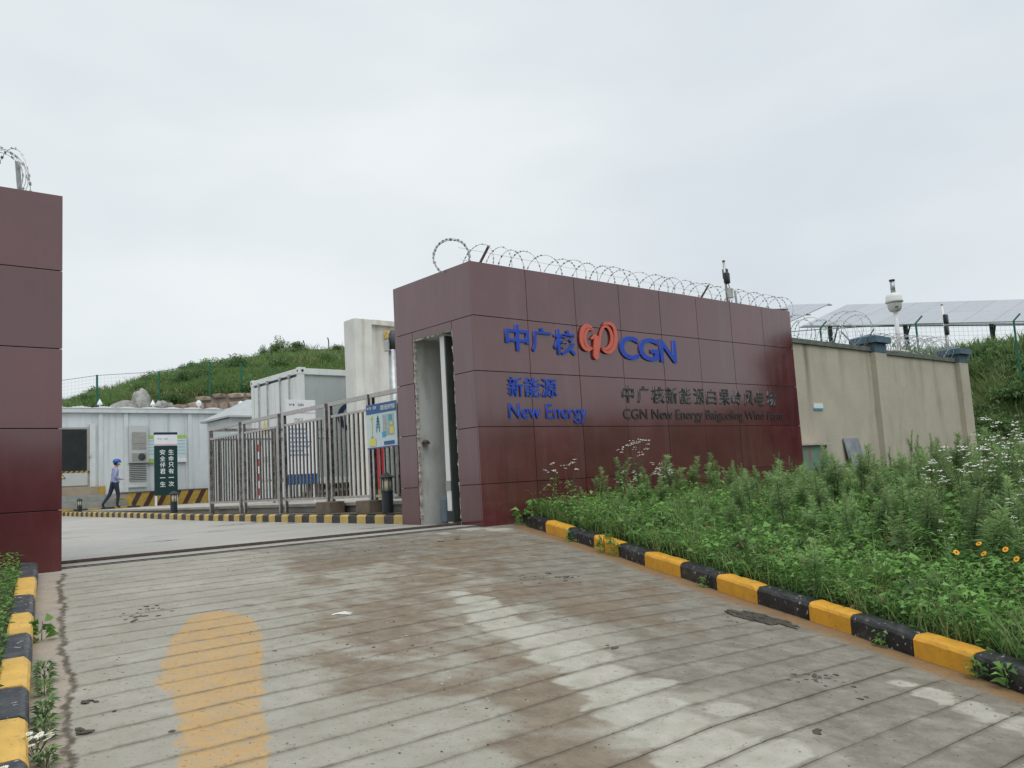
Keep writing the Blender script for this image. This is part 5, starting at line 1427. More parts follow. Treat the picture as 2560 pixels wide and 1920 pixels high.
def mugwort_leaves(seed, spread=0.17, nodes=34, slim=1.0):
    g = np.random.default_rng(seed)
    P = []; D = []; L = []; Wd = []; T_ = []
    axes = [(0.0, 0.0, 0.0, 1.0, 200)]
    for q in range(g.integers(3, 7)):                      # a few side shoots in the upper half
        a = g.uniform(0, 6.28); axes.append((a, g.uniform(.25, .5), g.uniform(.3, .6), g.uniform(.25, .38), 60))
    for (a0, tilt, z0, ln, n_) in axes:
        for i in range(n_):
            f = (i + g.random()) / n_
            a = i * 2.399 + g.uniform(-.3, .3)
            zz = z0 + ln * (0.06 + .94 * f)
            rx = tilt * ln * f
            P.append((rx * math.cos(a0) + .03 * math.sin(zz * 5 + seed) * (z0 == 0), rx * math.sin(a0) + .03 * math.cos(zz * 4 + seed) * (z0 == 0), zz))
            up = .12 + 1.4 * f ** 2.6 + g.uniform(-.25, .3)
            D.append((math.cos(a), math.sin(a), up))
            L.append((spread * (1.0 - .5 * f) * (.75 if f < .15 else 1)) * g.uniform(.65, 1.15) * (1 if z0 == 0 else .7))
            Wd.append(.0145 * slim * g.uniform(.7, 1.25))
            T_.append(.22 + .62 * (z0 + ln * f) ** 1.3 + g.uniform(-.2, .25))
    return leaf_arrays(np.array(P), np.array(D), np.array(L), np.array(Wd), bend=.16, tint=np.clip(np.array(T_), 0, 1))

def stem_mb(h, r=0.006, lean=0.03, seed=0):
    return MB().tube([(lean * math.sin(f * 5 + seed), lean * math.cos(f * 4 + seed), f * h) for f in (0, .25, .5, .75, 1)], [r, r * .9, r * .75, r * .6, r * .35], 5)
protos = []
for k in range(7):
    r = thing('leafy_weed', 'upright green weed with narrow leaves crowding the bed behind the kerb', 'plant', (0, 0, -50), 0, 'narrow leaved weeds crowding the bed')
    V, F, T_ = mugwort_leaves(100 + k, spread=(.17, .20, .15, .22, .18, .13, .19)[k], nodes=(34, 30, 38, 32, 36, 40, 34)[k])
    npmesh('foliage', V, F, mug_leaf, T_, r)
    stem_mb(1.0, .008, .03, 100 + k).build('stem', stem_m, r, local=True)
    protos.append(r)
used = set()
def put_mug(x, y, z, h, k=None, label=None, wide=1.0):
    k = random.randrange(7) if k is None else k
    s = (h * wide * random.uniform(.85, 1.15), ) * 2 + (h,)
    if k not in used:
        used.add(k); r = protos[k]; r.location = (x, y, z); r.rotation_euler = (0, 0, random.uniform(0, 6.28)); r.scale = s
    else:
        r = dup(protos[k], (x, y, z), random.uniform(0, 6.28), s)
    r.rotation_euler = (random.uniform(-.12, .12), random.uniform(-.12, .12), r.rotation_euler[2])
    r['label'] = 'upright green weed with narrow leaves crowding the bed behind the kerb'; r['group'] = 'narrow leaved weeds crowding the bed'
    return r
# tall dark spires that stand out against the tan wall
for (x, zt, k) in ((16.57, -.02, 5), (17.26, .05, 5), (18.03, .14, 2), (20.14, .47, 5), (20.35, .36, 2), (21.11, .40, 5), (21.4, .28, 2), (22.0, .14, 5), (22.79, .16, 5), (23.3, .12, 2), (19.1, .10, 5), (14.47, .07, 2), (14.9, .0, 5), (13.3, -.1, 2)):
    zb_ = bed_z(x, 9.0) - .03; zt += .13
    r = put_mug(x, 9.0, zb_, max(.3, zt - zb_), k, wide=.8)
    r['label'] = 'tall slim dark weed spire standing out against the ' + ('tan wall' if x > 16 else 'granite wall'); r['group'] = 'weed spires against the ' + ('tan wall' if x > 16 else 'granite wall')
cnt = 0; tries = 0
pts_m = []
while cnt < 272 and tries < 60000:
    tries += 1
    y_ = random.uniform(1.2, 9.15); x = kx(y_) + .25 + random.random() ** 1.25 * 17
    if x > 27: continue
    hd = math.degrees(math.atan2(x, y_))
    if hd > 75 or hd < 41: continue
    dk = x - kx(y_)
    if y_ > 8.9 and x < 13: continue
    if dk < .7 + .9 * sm((7.5 - y_) / 4) and random.random() > .05: continue
    if x < 9.3 and y_ > 7.9 and random.random() > .3: continue
    d = math.hypot(x, y_)
    md = .26 + .012 * max(0, d - 8)
    if any((x - a) ** 2 + (y_ - b2) ** 2 < md * md for a, b2 in pts_m): continue
    # the open patch of low clover in the middle of the bed
    if 5.2 < y_ < 8.2 and 8.7 < x - .45 * (y_ - 6) < 9.9 and random.random() > .12: continue
    pts_m.append((x, y_)); cnt += 1
    h = random.uniform(.42, .80) * (1 + .12 * sm((d - 11) / 8))
    if x < 9.6 and y_ > 6: h *= .85
    if x > 12 and y_ > 6.0: h *= .58
    if dk < 1.3: h *= .7
    put_mug(x, y_, bed_z(x, y_) - .03, h, wide=random.uniform(1.15, 1.7))

# low leafy ground cover over the bed
def scatter(n, zf, yr, xr, seed, pw=1.0, hmax=0.2, lmin=.025, lmax=.055, wr=.62, up=.5, xoff=.2, clump=1.2):
    g = np.random.default_rng(seed)
    ys = g.uniform(yr[0], yr[1], n)
    kxs = np.interp(ys, KYs, KXs)
    xs_ = kxs + xoff + g.random(n) ** pw * xr
    z = np.array([zf(a, b2) for a, b2 in zip(xs_, ys)])
    cl = np.array([noise.noise(Vector((a * clump, b2 * clump, seed))) for a, b2 in zip(xs_, ys)])
    hh = g.random(n) ** .8 * hmax * np.clip(1 + 1.7 * cl, .15, 2.2)
    P = np.stack([xs_, ys, z + np.maximum(hh, .005)], 1)
    D = g.normal(size=(n, 3)); D[:, 2] = g.uniform(-.15, up, n); D = unit(D)
    nr = g.normal(size=(n, 3)) * .45; nr[:, 2] = 1
    L = g.uniform(lmin, lmax, n)
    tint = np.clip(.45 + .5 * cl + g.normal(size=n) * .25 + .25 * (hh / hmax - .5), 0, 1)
    return leaf_arrays(P, D, L, L * wr, nr, bend=.18, tint=tint)
def blades(P, h, w, seed, lean=.5, segs=2):
    g = np.random.default_rng(seed); n = len(P)
    a = g.uniform(0, 6.283, n); ln = g.uniform(.1, lean, n)
    D = np.stack([np.cos(a) * ln, np.sin(a) * ln, np.ones(n)], 1)
    s = np.stack([-np.sin(a), np.cos(a), np.zeros(n)], 1)
    h = h * g.uniform(.6, 1.2, n)
    m_ = P + D * (h * .55)[:, None]
    D2 = np.stack([np.cos(a) * ln * 2.2, np.sin(a) * ln * 2.2, np.full(n, .75)], 1)
    tip = m_ + D2 * (h * .45)[:, None]
    V = np.stack([P - s * w, P + s * w, m_ + s * w * .8, m_ - s * w * .8, tip], 1)
    base = np.arange(n)[:, None] * 5
    F = np.concatenate([base + np.array([[0, 1, 2, 3]]), base + np.array([[3, 2, 4, 4]])])
    tint = np.repeat(np.clip(g.normal(.5, .22, n), 0, 1), 5)
    return V.reshape(-1, 3), F, tint
def blade_mesh(name, P, h, w, seed, m, lean=.5):
    V, F, T_ = blades(P, h, w, seed, lean)
    n4 = F[:len(P)]; n3 = F[len(P):, :3]
    # quads and tip triangles as one triangle mesh
    Tq = np.concatenate([n4[:, [0, 1, 2]], n4[:, [0, 2, 3]], n3])
    return npmesh(name, V, Tq, m, T_)
A = [scatter(30000, bed_z, (-.2, 9.1), 2.6, 1, 1.1, .15, .02, .05), scatter(9000, bed_z, (-.2, 9.1), 3.5, 11, 1.0, .20, .05, .105, .7, .4, .2, 2.5), scatter(9000, bed_z, (-.2, 9.1), 2.2, 12, 1.0, .26, .06, .12, .16, .8, .18, 1.7),
     scatter(30000, bed_z, (.3, 9.2), 6.5, 2, 1.0, .17, .03, .065),
     scatter(16000, bed_z, (1.5, 9.25), 20, 3, .9, .20, .05, .10, .5)]
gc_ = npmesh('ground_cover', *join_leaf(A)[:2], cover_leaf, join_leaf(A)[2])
tag(gc_, 'bright green clover and creeping leaves covering the bed behind the kerb', 'ground cover', kind='stuff')
g = np.random.default_rng(5); n = 15000
ys = g.uniform(.0, 9.1, n); xs_ = np.interp(ys, KYs, KXs) + .16 + g.random(n) ** 1.3 * 9
P = np.stack([xs_, ys, [bed_z(a, b2) for a, b2 in zip(xs_, ys)]], 1)
P2 = P[g.random(n) < .16] ; o2 = blade_mesh('dry_stalks', P2, .32, .0022, 16, mat('dry_stalk', (0.20, 0.145, 0.08), rough=.9, var=.3, scale=8), .9); tag(o2, 'dry brown stalks standing among the green weeds in the bed', 'dead stalks', kind='stuff')
o = blade_mesh('bed_grass', P, .27, .0045, 6, grass_leaf, .9); tag(o, 'thin grass blades standing among the clover in the bed', 'grass', kind='stuff')

# broad leaved weeds, arching grass tufts and dry leaves that break up the green
def broadleaf(seed):
    g = np.random.default_rng(seed); n = 20
    a = np.arange(n) * 2.399 + g.uniform(-.3, .3, n); zz = g.uniform(.0, 1, n)
    P_ = np.stack([np.cos(a) * .02, np.sin(a) * .02, .03 + zz * .2], 1)
    D_ = np.stack([np.cos(a), np.sin(a), .25 + zz * .5 + g.uniform(-.2, .2, n)], 1)
    Lf = .13 * g.uniform(.55, 1.2, n)
    return leaf_arrays(P_, unit(D_), Lf, Lf * .46, bend=.3, tint=np.clip(g.normal(.55, .2, n), 0, 1))
bl = []
for k in range(3):
    r = thing('broadleaf_weed', 'broad leaved green weed low in the bed among the clover', 'plant', (0, 0, -50), 0, 'broad leaved weeds in the bed')
    lv_ = broadleaf(700 + k); npmesh('foliage', lv_[0], lv_[1], bush_leaf, lv_[2], r)
    MB().tube([(0, 0, 0), (.01, 0, .12), (0, .01, .24)], [.006, .005, .002], 5).build('stem', stem_m, r, local=True); bl.append(r)
tf = []
for k in range(3):
    r = thing('grass_tuft', 'tuft of long arching grass blades in the bed', 'grass tuft', (0, 0, -50), 0, 'grass tufts in the bed')
    g = np.random.default_rng(720 + k); n = 34
    P_ = np.stack([g.normal(0, .035, n), g.normal(0, .035, n), np.zeros(n)], 1)
    V, F, T_ = blades(P_, .42, .0042, 730 + k, .8); Tq = np.concatenate([F[:n][:, [0, 1, 2]], F[:n][:, [0, 2, 3]], F[n:, :3]])
    npmesh('blades', V, Tq, grass_leaf, np.clip(T_ + .2, 0, 1), r); tf.append(r)
gr3 = random.Random(77)
for lst, cnt_, rng_ in ((bl, 70, (.2, 3.6)), (tf, 46, (.2, 5.5))):
    for i in range(cnt_):
        y_ = gr3.uniform(.6, 8.7); x = kx(y_) + gr3.uniform(*rng_)
        sc_ = gr3.uniform(.6, 1.35)
        if i < 3: r = lst[i]; r.location = (x, y_, bed_z(x, y_) - .01)
        else: r = dup(lst[i % 3], (x, y_, bed_z(x, y_) - .01))
        r.scale = (sc_,) * 3; r.rotation_euler = (0, 0, gr3.uniform(0, 6.28))
dl_ = scatter(5000, bed_z, (0, 9.1), 7, 15, 1.0, .22, .04, .09, .25, .2, .2, 2.2)
o = npmesh('dry_leaves', dl_[0], dl_[1], mat('dry_leaf', (0.17, 0.10, 0.045), rough=.9, var=.35, scale=6)); tag(o, 'withered brown leaves caught between the green weeds of the bed', 'dead leaves', kind='stuff')

# white flowered weeds
def flower_weed(seed, h, nheads, spread, low=False):
    g = random.Random(seed)
    mbS = MB(); mbF = MB(); LP_ = []
    top = .62 * h
    mbS.tube([(0, 0, 0), (.02 * h, .01, .35 * h), (.0, 0, top)], [.007, .006, .004], 5)
    nb = max(3, nheads // 3)
    for b_i in range(nb):
        a = b_i * 2.4 + g.uniform(-.3, .3); z0 = h * g.uniform(.3, .62); rr = spread * g.uniform(.35, 1)
        ex, ey, ez = rr * math.cos(a), rr * math.sin(a), h * g.uniform(.72, 1.0)
        mbS.tube([(0, 0, z0), (ex * .55, ey * .55, (z0 + ez) * .52), (ex, ey, ez)], [.004, .003, .002], 4)
        for q in range(3):
            hx, hy, hz = ex + g.uniform(-.05, .05), ey + g.uniform(-.05, .05), ez + g.uniform(-.03, .04)
            mbS.tube([(ex, ey, ez - .03), (hx, hy, hz)], .0015, 3)
            for c_i in range(g.randint(3, 6)):
                r_ = g.uniform(.009, .017); cx2, cy2 = hx + g.uniform(-.03, .03), hy + g.uniform(-.03, .03); cz2 = hz + g.uniform(-.004, .010)
                pts = [(cx2 + r_ * math.cos(k * 1.047 + q), cy2 + r_ * math.sin(k * 1.047 + q), cz2 + g.uniform(-.003, .003)) for k in range(6)] + [(cx2, cy2, cz2 + .006)]
                mbF.add(pts, [(k, (k + 1) % 6, 6) for k in range(6)])
        for q in range(5):
            f = g.random(); LP_.append(((ex * .55 * f, ey * .55 * f, z0 + (ez - z0) * .5 * f), (math.cos(a + q), math.sin(a + q), .3)))
    for q in range(30):
        a = q * 2.4; zz = g.uniform(.08, .6) * h; LP_.append(((.01, 0, zz), (math.cos(a), math.sin(a), .35)))
    P_ = np.array([p[0] for p in LP_]); D_ = np.array([p[1] for p in LP_])
    rr_ = np.random.default_rng(seed); Lf = rr_.uniform(.05, .11, len(P_))
    return mbS, mbF, leaf_arrays(P_, unit(D_), Lf, Lf * .3, bend=.2, tint=rr_.random(len(P_)))
fw = []
for k in range(5):
    mbS, mbF, lv_ = flower_weed(40 + k, 1.0, (14, 20, 26, 12, 9)[k], (.16, .24, .30, .2, .22)[k])
    r = thing('white_flower_weed', 'x', 'plant', (0, 0, -50), 0, 'white flowered weeds')
    mbS.build('stem', stem_m, r, local=True); mbF.build('blossom', petal_w, r, local=True)['kind'] = 'stuff'
    npmesh('foliage', lv_[0], lv_[1], mug_leaf, lv_[2], r)
    fw.append(r)
fu = set()
def put_fw(k, x, y_, h, label, group='white flowered weeds', z=None, w=1.0):
    z = bed_z(x, y_) - .02 if z is None else z
    if k not in fu:
        fu.add(k); r = fw[k]; r.location = (x, y_, z)
    else:
        r = dup(fw[k], (x, y_, z))
    r.rotation_euler = (0, 0, random.uniform(0, 6.28)); r.scale = (h * w, h * w, h); r['label'] = label; r['group'] = group
put_fw(0, 8.30, 8.75, .82, 'sparse white flowered weed leftmost against the granite wall', w=.9)
put_fw(3, 8.62, 8.72, .80, 'branching white flowered weed just right of the leftmost one', w=1.0)
put_fw(2, 9.85, 8.55, 1.08, 'tallest white flowered weed in front of the granite wall', w=1.0)
put_fw(1, 9.45, 8.35, .62, 'short white flowered weed left of the tallest one')
put_fw(1, 10.35, 8.5, .72, 'white flowered weed right of the tallest one')
put_fw(2, 10.05, 8.2, .66, 'bushy white flowered weed in front of the tallest one')
for (k, x, y_, h, w) in ((1, 8.77, 3.67, .88, .7), (1, 9.16, 3.64, .92, .9), (1, 9.4, 3.39, .95, .7), (1, 9.63, 3.31, 1.05, .9), (1, 9.12, 3.01, 1.0, .8), (1, 8.93, 3.34, .95, .8), (4, 9.0, 3.8, .85, .8), (4, 10.1, 3.6, 1.1, 1), (4, 9.8, 3.05, 1.1, 1)):
    put_fw(k, x, y_, h, 'white flowered weed in the tall clump at the right picture edge', 'white flowered clump at the right edge', w=w)
put_fw(4, 8.24, 2.81, .78, 'white flowered weed at the right edge below the tall clump', w=.7)
put_fw(4, 7.63, 2.60, .62, 'low white flowered weed at the right edge above the yellow flowers', w=.7)
put_fw(4, 7.48, 3.12, .62, 'small white flowered weed alone among the mugwort left of the right clump', w=.6)
put_fw(4, 6.97, 3.50, .34, 'tiny white flowered weed low in the clover above the kerb', w=.5)
put_fw(4, 6.6, 1.9, .30, 'tiny white flowered weed low by the kerb at the lower right', w=.6)

# yellow flowers
for i, (x, y_, z, lab) in enumerate(((6.64, 2.71, -.73, 'leftmost of the yellow daisy flowers at the right edge'), (6.91, 2.65, -.69, 'topmost yellow daisy flower seen edge on at the right edge'),
                                     (6.69, 2.54, -.74, 'largest yellow daisy flower facing the camera at the right edge'), (6.83, 2.44, -.72, 'yellow daisy flower right of the largest one, seen flat'), (6.59, 2.29, -.76, 'rightmost and lowest yellow daisy flower at the right edge'))):
    r = thing('yellow_daisy', lab, 'flower', (x, y_, z - .42), 0, 'yellow daisies in the bed'); r.scale = (.85, .85, 1)
    MB().tube([(.03, .02, 0), (.01, .01, .25), (0, 0, .42)], [.003, .0025, .002], 5).build('stem', stem_m, r, local=True)
    M_ = Matrix.Rotation(random.uniform(.3, .9), 3, Vector((random.uniform(-.5, .8), -.6, 0)).normalized())
    for k in range(8):
        a = k * math.pi / 4; u_ = Vector((math.cos(a), math.sin(a), .05)); s_ = Vector((-math.sin(a), math.cos(a), 0))
        q = [M_ @ v_ + Vector((0, 0, .42)) for v_ in (u_ * .004, u_ * .014 + s_ * .0075, u_ * .023 + s_ * .007, u_ * .026 + Vector((0, 0, -.002)), u_ * .023 - s_ * .007, u_ * .014 - s_ * .0075)]
        MB().add(q, [(0, 1, 2, 3), (0, 3, 4, 5)]).build('petal', petal_y, r, local=True)
    mbc = MB().lathe([(.007, 0), (.009, .004), (.004, .008)], 8, (0, 0, 0)); mbc.v = [tuple(M_ @ Vector(v_) + Vector((0, 0, .42))) for v_ in mbc.v]
    mbc.build('flower_centre', petal_c, r, local=True)

# little weeds in the gutters and cracks
def weed(loc, s, label, seed, m=cover_leaf, n=26, L=.075, wr=.4, group=None):
    g = np.random.default_rng(seed)
    a = g.uniform(0, 6.28, n); zz = g.uniform(0, .8, n)
    P_ = np.stack([np.cos(a) * .02, np.sin(a) * .02, zz * .16], 1)
    D_ = np.stack([np.cos(a), np.sin(a), g.uniform(.1, .9, n)], 1)
    Lf = L * g.uniform(.6, 1.3, n)
    lv_ = leaf_arrays(P_, unit(D_), Lf, Lf * wr, bend=.25, tint=g.random(n))
    r = thing('weed', label, 'plant', loc, 0, group); r.scale = (s,) * 3
    npmesh('foliage', lv_[0], lv_[1], m, lv_[2], r)
    MB().tube([(0, 0, 0), (.004, 0, .13)], [.004, .002], 4).build('stem', stem_m, r, local=True)
    return r
WD = [((7.50, 7.70), 1.0, 'small weed growing against the first yellow stone of the right kerb'), ((7.38, 7.05), 1.5, 'leafy weed spilling in front of the second black stone of the right kerb'), ((7.33, 6.85), 1.2, 'second leafy weed beside it in front of the second black stone'),
      ((6.80, 5.15), .8, 'small weed at the foot of the middle of the right kerb'), ((6.02, 3.05), .8, 'tiny weed at the foot of the kerb beside the tyre mud'), ((5.66, 2.30), .9, 'weed on a black stone near the right end of the kerb'), ((5.60, 2.10), 1.0, 'taller weed at the joint of the last black and yellow stones'),
      ((5.50, 1.80), .7, 'small weed under the last yellow stone of the right kerb'), ((5.45, 1.62), .6, 'smallest weed under the last yellow stone of the right kerb')]
for i, ((x, y_), s, lab) in enumerate(WD):
    xx_ = kx(y_) - .03
    weed((xx_, y_, ramp(xx_, y_)), s, lab, 300 + i, group='weeds at the foot of the right kerb')
weed((7.95, 9.08, ramp(7.9, 9.0) + .02), 1.6, 'dark leafy weed at the wall end of the right kerb', 330)
weed((8.08, 8.95, ramp(7.9, 9.0) + .12), 1.6, 'upright weed behind the first stone of the right kerb', 331)
for i, (y_, s, lab) in enumerate(((6.55, 1.0, 'broad leaved weed on the ramp side of the left kerb'), (5.55, .85, 'feathery weed beside the left kerb below the broad leaved one'), (5.30, .7, 'second feathery weed beside the left kerb'), (4.85, .85, 'feathery weed beside the lower left kerb'), (4.60, .8, 'lowest feathery weed beside the left kerb'), (4.25, .7, 'green weed under the daisies by the left kerb'))):
    xx_ = lx(y_) + .05
    if i == 0: weed((xx_, y_, ramp(xx_, y_)), s, lab, 340, cover_leaf, 16, .085, .75, group='weeds beside the left kerb')
    else: weed((xx_ + .02, y_, ramp(xx_, y_) - .01), s, lab, 340 + i, mug_leaf, 80, .075, .26, group='weeds beside the left kerb')

# left bed: feathery plants and daisies
def left_plants():
    g = random.Random(9)
    i = 0
    spots = []
    while i < 46:
        y_ = g.uniform(3.0, 8.9); dx = g.uniform(.12, 1.3)
        if dx < .22 and g.random() > .35: continue
        x = lx(y_) - .13 - dx
        h = g.uniform(.18, .34)
        r = dup(protos[i % 7], (x, y_, lbed_z(x, y_) - .02), g.uniform(0, 6.28), (h * 1.25, h * 1.25, h), 'feathery green weed in the narrow bed left of the left kerb', 'feathery weeds in the left bed')
        i += 1
left_plants()
g = np.random.default_rng(8); n = 9000
ys = g.uniform(2.6, 9.15, n); xs_ = np.interp(ys, LYs, LXs) - .14 - g.random(n) ** 1.1 * 1.6
P = np.stack([xs_, ys, np.array([lbed_z(a, b2) for a, b2 in zip(xs_, ys)]) + g.random(n) * .15], 1)
D = g.normal(size=(n, 3)); D[:, 2] = g.uniform(0, .6, n); L = g.uniform(.025, .055, n); nr = g.normal(size=(n, 3)) * .4; nr[:, 2] = 1
lv_ = leaf_arrays(P, unit(D), L, L * .55, nr, tint=np.clip(g.normal(.55, .25, n), 0, 1))
o = npmesh('left_ground_cover', lv_[0], lv_[1], cover_leaf, lv_[2]); tag(o, 'low green leaves filling the narrow bed left of the left kerb', 'ground cover', kind='stuff')
def daisy_plant(loc, n_, h, label):
    r = thing('daisy', label, 'flower', loc, 0, 'small white daisies at the left edge')
    for k in range(n_):
        a = k * 2.4; d_ = .085 * math.sqrt((k + .5) / n_); x, y_ = d_ * math.cos(a), d_ * math.sin(a); z = h * random.uniform(.8, 1.1)
        MB().tube([(0, 0, 0), (x * .6, y_ * .6, z * .6), (x, y_, z)], .0018, 4).build('stem', stem_m, r, local=True)
        mbF = MB(); M_ = Matrix.Rotation(random.uniform(.1, .6), 3, Vector((random.uniform(-1, 1), -1, 0)).normalized())
        for q in range(14):
            b_ = q * 6.283 / 14
            u_ = Vector((math.cos(b_), math.sin(b_), 0)); s_ = Vector((-math.sin(b_), math.cos(b_), 0))
            mbF.add([M_ @ v_ + Vector((x, y_, z)) for v_ in (u_ * .004, u_ * .015 + s_ * .0034, u_ * .021, u_ * .015 - s_ * .0034)], [(0, 1, 2, 3)])
        fo = mbF.build('flower_head', petal_w, r, local=True)
        mc = MB().lathe([(.0045, 0), (.005, .002), (.002, .004)], 8); mc.v = [tuple(M_ @ Vector(v_) + Vector((x, y_, z))) for v_ in mc.v]; mc.build('flower_centre', MATS['sign_yellow'], fo, local=True)
for (x, y_, n_, h, lab) in ((.875, 4.30, 13, .10, 'cluster of white daisies at the bottom left by the yellow kerb stone'), (.42, 4.35, 7, .30, 'white daisies at the left picture edge above the lowest kerb stones'), (.50, 4.02, 7, .26, 'white daisies at the left edge by the lowest yellow kerb stone'), (.60, 3.80, 8, .14, 'white daisies over the black kerb stone in the bottom left corner')):
    daisy_plant((x, y_, ramp(x, y_) + (.02 if x > .7 else .06)), n_, h, lab)

# ------------------------------------------------------------------ hill grass, shrubs, bank bushes, trees
g = np.random.default_rng(31)
n = 64000
U = g.uniform(1.5, 10.9, n); Tt = np.concatenate([g.uniform(-.9, 1.12, n // 2), g.uniform(.0, .55, n - n // 2)])
P = np.array([hill_pt(u_, t_) for u_, t_ in zip(U, Tt)])
k3 = np.array([noise.noise(Vector((p[0] * .22, p[1] * .22, 4))) for p in P]); P3 = P[(k3 > .22) & (g.random(n) < .32)]
o3 = blade_mesh('dry_hill_grass', P3, .62, .02, 33, mat('dry_hill_blade', (0.26, 0.23, 0.11), rough=.9, var=.25, scale=2), 1.0); tag(o3, 'dry yellowish seed grass in patches over the hillside', 'grass', kind='stuff')
P = P[(k3 < .30) | (g.random(n) < .4)]
o = blade_mesh('hill_grass', P, .48, .022, 32, grass_leaf, 1.3); tag(o, 'rough grass covering the hillside behind the compound', 'grass', kind='stuff')
def bush(seed, n, L, shape=(1, 1, .8), clumps=14):
    g = np.random.default_rng(seed)
    C_ = g.normal(size=(clumps, 3)); C_ = unit(C_) * g.uniform(.25, .8, clumps)[:, None] * np.array(shape); C_[:, 2] = np.abs(C_[:, 2]) * 1.0 + .15
    idx = g.integers(0, clumps, n)
    off = unit(g.normal(size=(n, 3))) * (g.random(n) ** .5 * .38)[:, None]
    P_ = C_[idx] + off; P_[:, 2] = np.maximum(P_[:, 2], .02)
    D_ = unit(off + g.normal(size=(n, 3)) * .15 + np.array([0, 0, .1]))
    Lf = L * g.uniform(.6, 1.3, n)
    t_ = np.clip(.5 + (C_[idx, 2] - .5) * .25 + g.normal(size=n) * .22 + (g.random(clumps)[idx] - .5) * .35, 0, 1)
    return leaf_arrays(P_, D_, Lf, Lf * .42, bend=.2, tint=t_)
bushes = []
for k in range(5):
    r = thing('bush', 'leafy green bush', 'bush', (0, 0, -60))
    lv_ = bush(60 + k, (1100, 1300, 900, 1200, 1000)[k], .17, ((1, 1, .8), (1.1, .9, .7), (.8, .8, 1.1), (1.2, 1, .6), (.9, .9, .9))[k])
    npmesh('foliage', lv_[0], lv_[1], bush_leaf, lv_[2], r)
    mbS = MB()
    for q in range(5):
        a = q * 1.26; mbS.tube([(0, 0, -.1), (.15 * math.cos(a), .15 * math.sin(a), .3), (.4 * math.cos(a), .4 * math.sin(a), .75)], [.03, .022, .008], 5)
    mbS.build('stem', bark, r, local=True)
    bushes.append(r)
bu = set()
def put_bush(k, loc, s, label, group):
    if k not in bu:
        bu.add(k); r = bushes[k]; r.location = loc
    else: r = dup(bushes[k], loc)
    r.scale = s if isinstance(s, tuple) else (s,) * 3; r.rotation_euler = (0, 0, random.uniform(0, 6.28)); r['label'] = label; r['group'] = group
    return r
gr_ = random.Random(4)
for i in range(120):
    u_ = gr_.uniform(3.0, 10.5); t_ = gr_.uniform(.0, 1.0) ** 1.2
    p = hill_pt(u_, t_)
    s = gr_.choice((.35, .5, .6, .8, 1.0, 1.35)) * gr_.uniform(.85, 1.15) * (1 if t_ < .6 else .75)
    put_bush(i % 5, (p[0], p[1], p[2] - .1), (s, s, s * gr_.uniform(.6, .95)), 'low dark bush on the grassy hillside behind the container', 'bushes on the hillside')
for (u_, t_, s, lab) in ((7.05, 1.0, .75, 'small round tree shaped bush standing on the hill crest'), (7.5, .98, 1.15, 'tallest dark bush on the hill crest'), (7.3, .97, .8, 'dark bush between the two crest bushes')):
    p = hill_pt(u_, t_); put_bush(2, (p[0], p[1], p[2] - .1), (s * .8, s * .8, s * 1.15), lab, 'bushes on the hill crest')
cnt = 0
for i in range(400):
    x, y_ = gr_.uniform(27.5, 42), gr_.uniform(3.5, 19)
    s_ = x * .93 + y_ * .37
    hd = math.degrees(math.atan2(x, y_))
    if not (59 < hd < 77) or not (29.3 < s_ < 39): continue
    if s_ > 36.0 and gr_.random() > .25: continue
    s = gr_.uniform(.7, 1.25) * (1 - .38 * sm((s_ - 32.2) / 2.5))
    put_bush(i % 5, (x, y_, bank_z(x, y_) - .25), (s, s, s * gr_.uniform(.7, 1.0)), 'dense green bush on the steep bank past the end of the tan wall', 'bushes on the right bank')
    cnt += 1
    if cnt >= 110: break
for (x, y_, z, s, lab) in ((24.6, 11.6, 2.2, 1.15, 'leafy bush showing behind the wire tangle above the tan wall'), (27.6, 12.6, 2.35, 1.0, 'bush beside the green fence post above the tan wall'), (21.0, 11.4, 1.9, .85, 'low bush behind the first bay of the tan wall')):
    put_bush(0, (x, y_, z), (s, s, s * 1.0), lab, 'bushes behind the tan wall')
g = np.random.default_rng(35); n = 26000
xs_ = g.uniform(26.5, 44, n); ys = g.uniform(2, 22, n); ss = xs_ * .93 + ys * .37; k_ = (ss > 29) & (ss < 40); xs_, ys = xs_[k_], ys[k_]
P = np.stack([xs_, ys, [bank_z(a, b2) for a, b2 in zip(xs_, ys)]], 1)
o = blade_mesh('bank_grass', P, .5, .02, 36, grass_leaf, .9); tag(o, 'long grass covering the right hand bank under the solar panels', 'grass', kind='stuff')

# roadside trees across the lane, seen mirrored in the polished granite
def tree(loc, h, r, label, seed):
    t_ = thing('tree', label, 'tree', loc, 0, 'roadside trees opposite the gate')
    gg = random.Random(seed); mb = MB()
    mb.tube([(0, 0, -.3), (.1, 0, h * .3), (0, .1, h * .6), (.1, 0, h * .85)], [.16, .13, .09, .03], 8)
    for q in range(8):
        a = q * .9; z0 = h * gg.uniform(.3, .7); mb.tube([(.05, 0, z0), (r * .5 * math.cos(a), r * .5 * math.sin(a), z0 + .5), (r * .9 * math.cos(a), r * .9 * math.sin(a), z0 + 1.0)], [.06, .04, .012], 5)
    mb.build('trunk', bark, t_, local=True)
    lv_ = bush(seed, 4200, .34, (1, 1, 1), 26)
    V_ = lv_[0] * np.array([r * 1.1, r * 1.1, h * .62]) / 1.0 + np.array([0, 0, h * .25])
    npmesh('crown', V_, lv_[1], tree_leaf, lv_[2], t_)
for i, (x, y_, h, r, lab) in enumerate(((34.6, -1.0, 6.2, 1.9, 'tall roadside tree mirrored at the right end of the granite wall'), (5, -24, 5.2, 3.0, 'broad tree behind the camera on the lane'), (11, -26, 4.6, 3.0, 'second broad tree behind the camera on the lane'))):
    tree((x, y_, terr(x, y_) if y_ < -8 else -.6), h, r, lab, 500 + i)

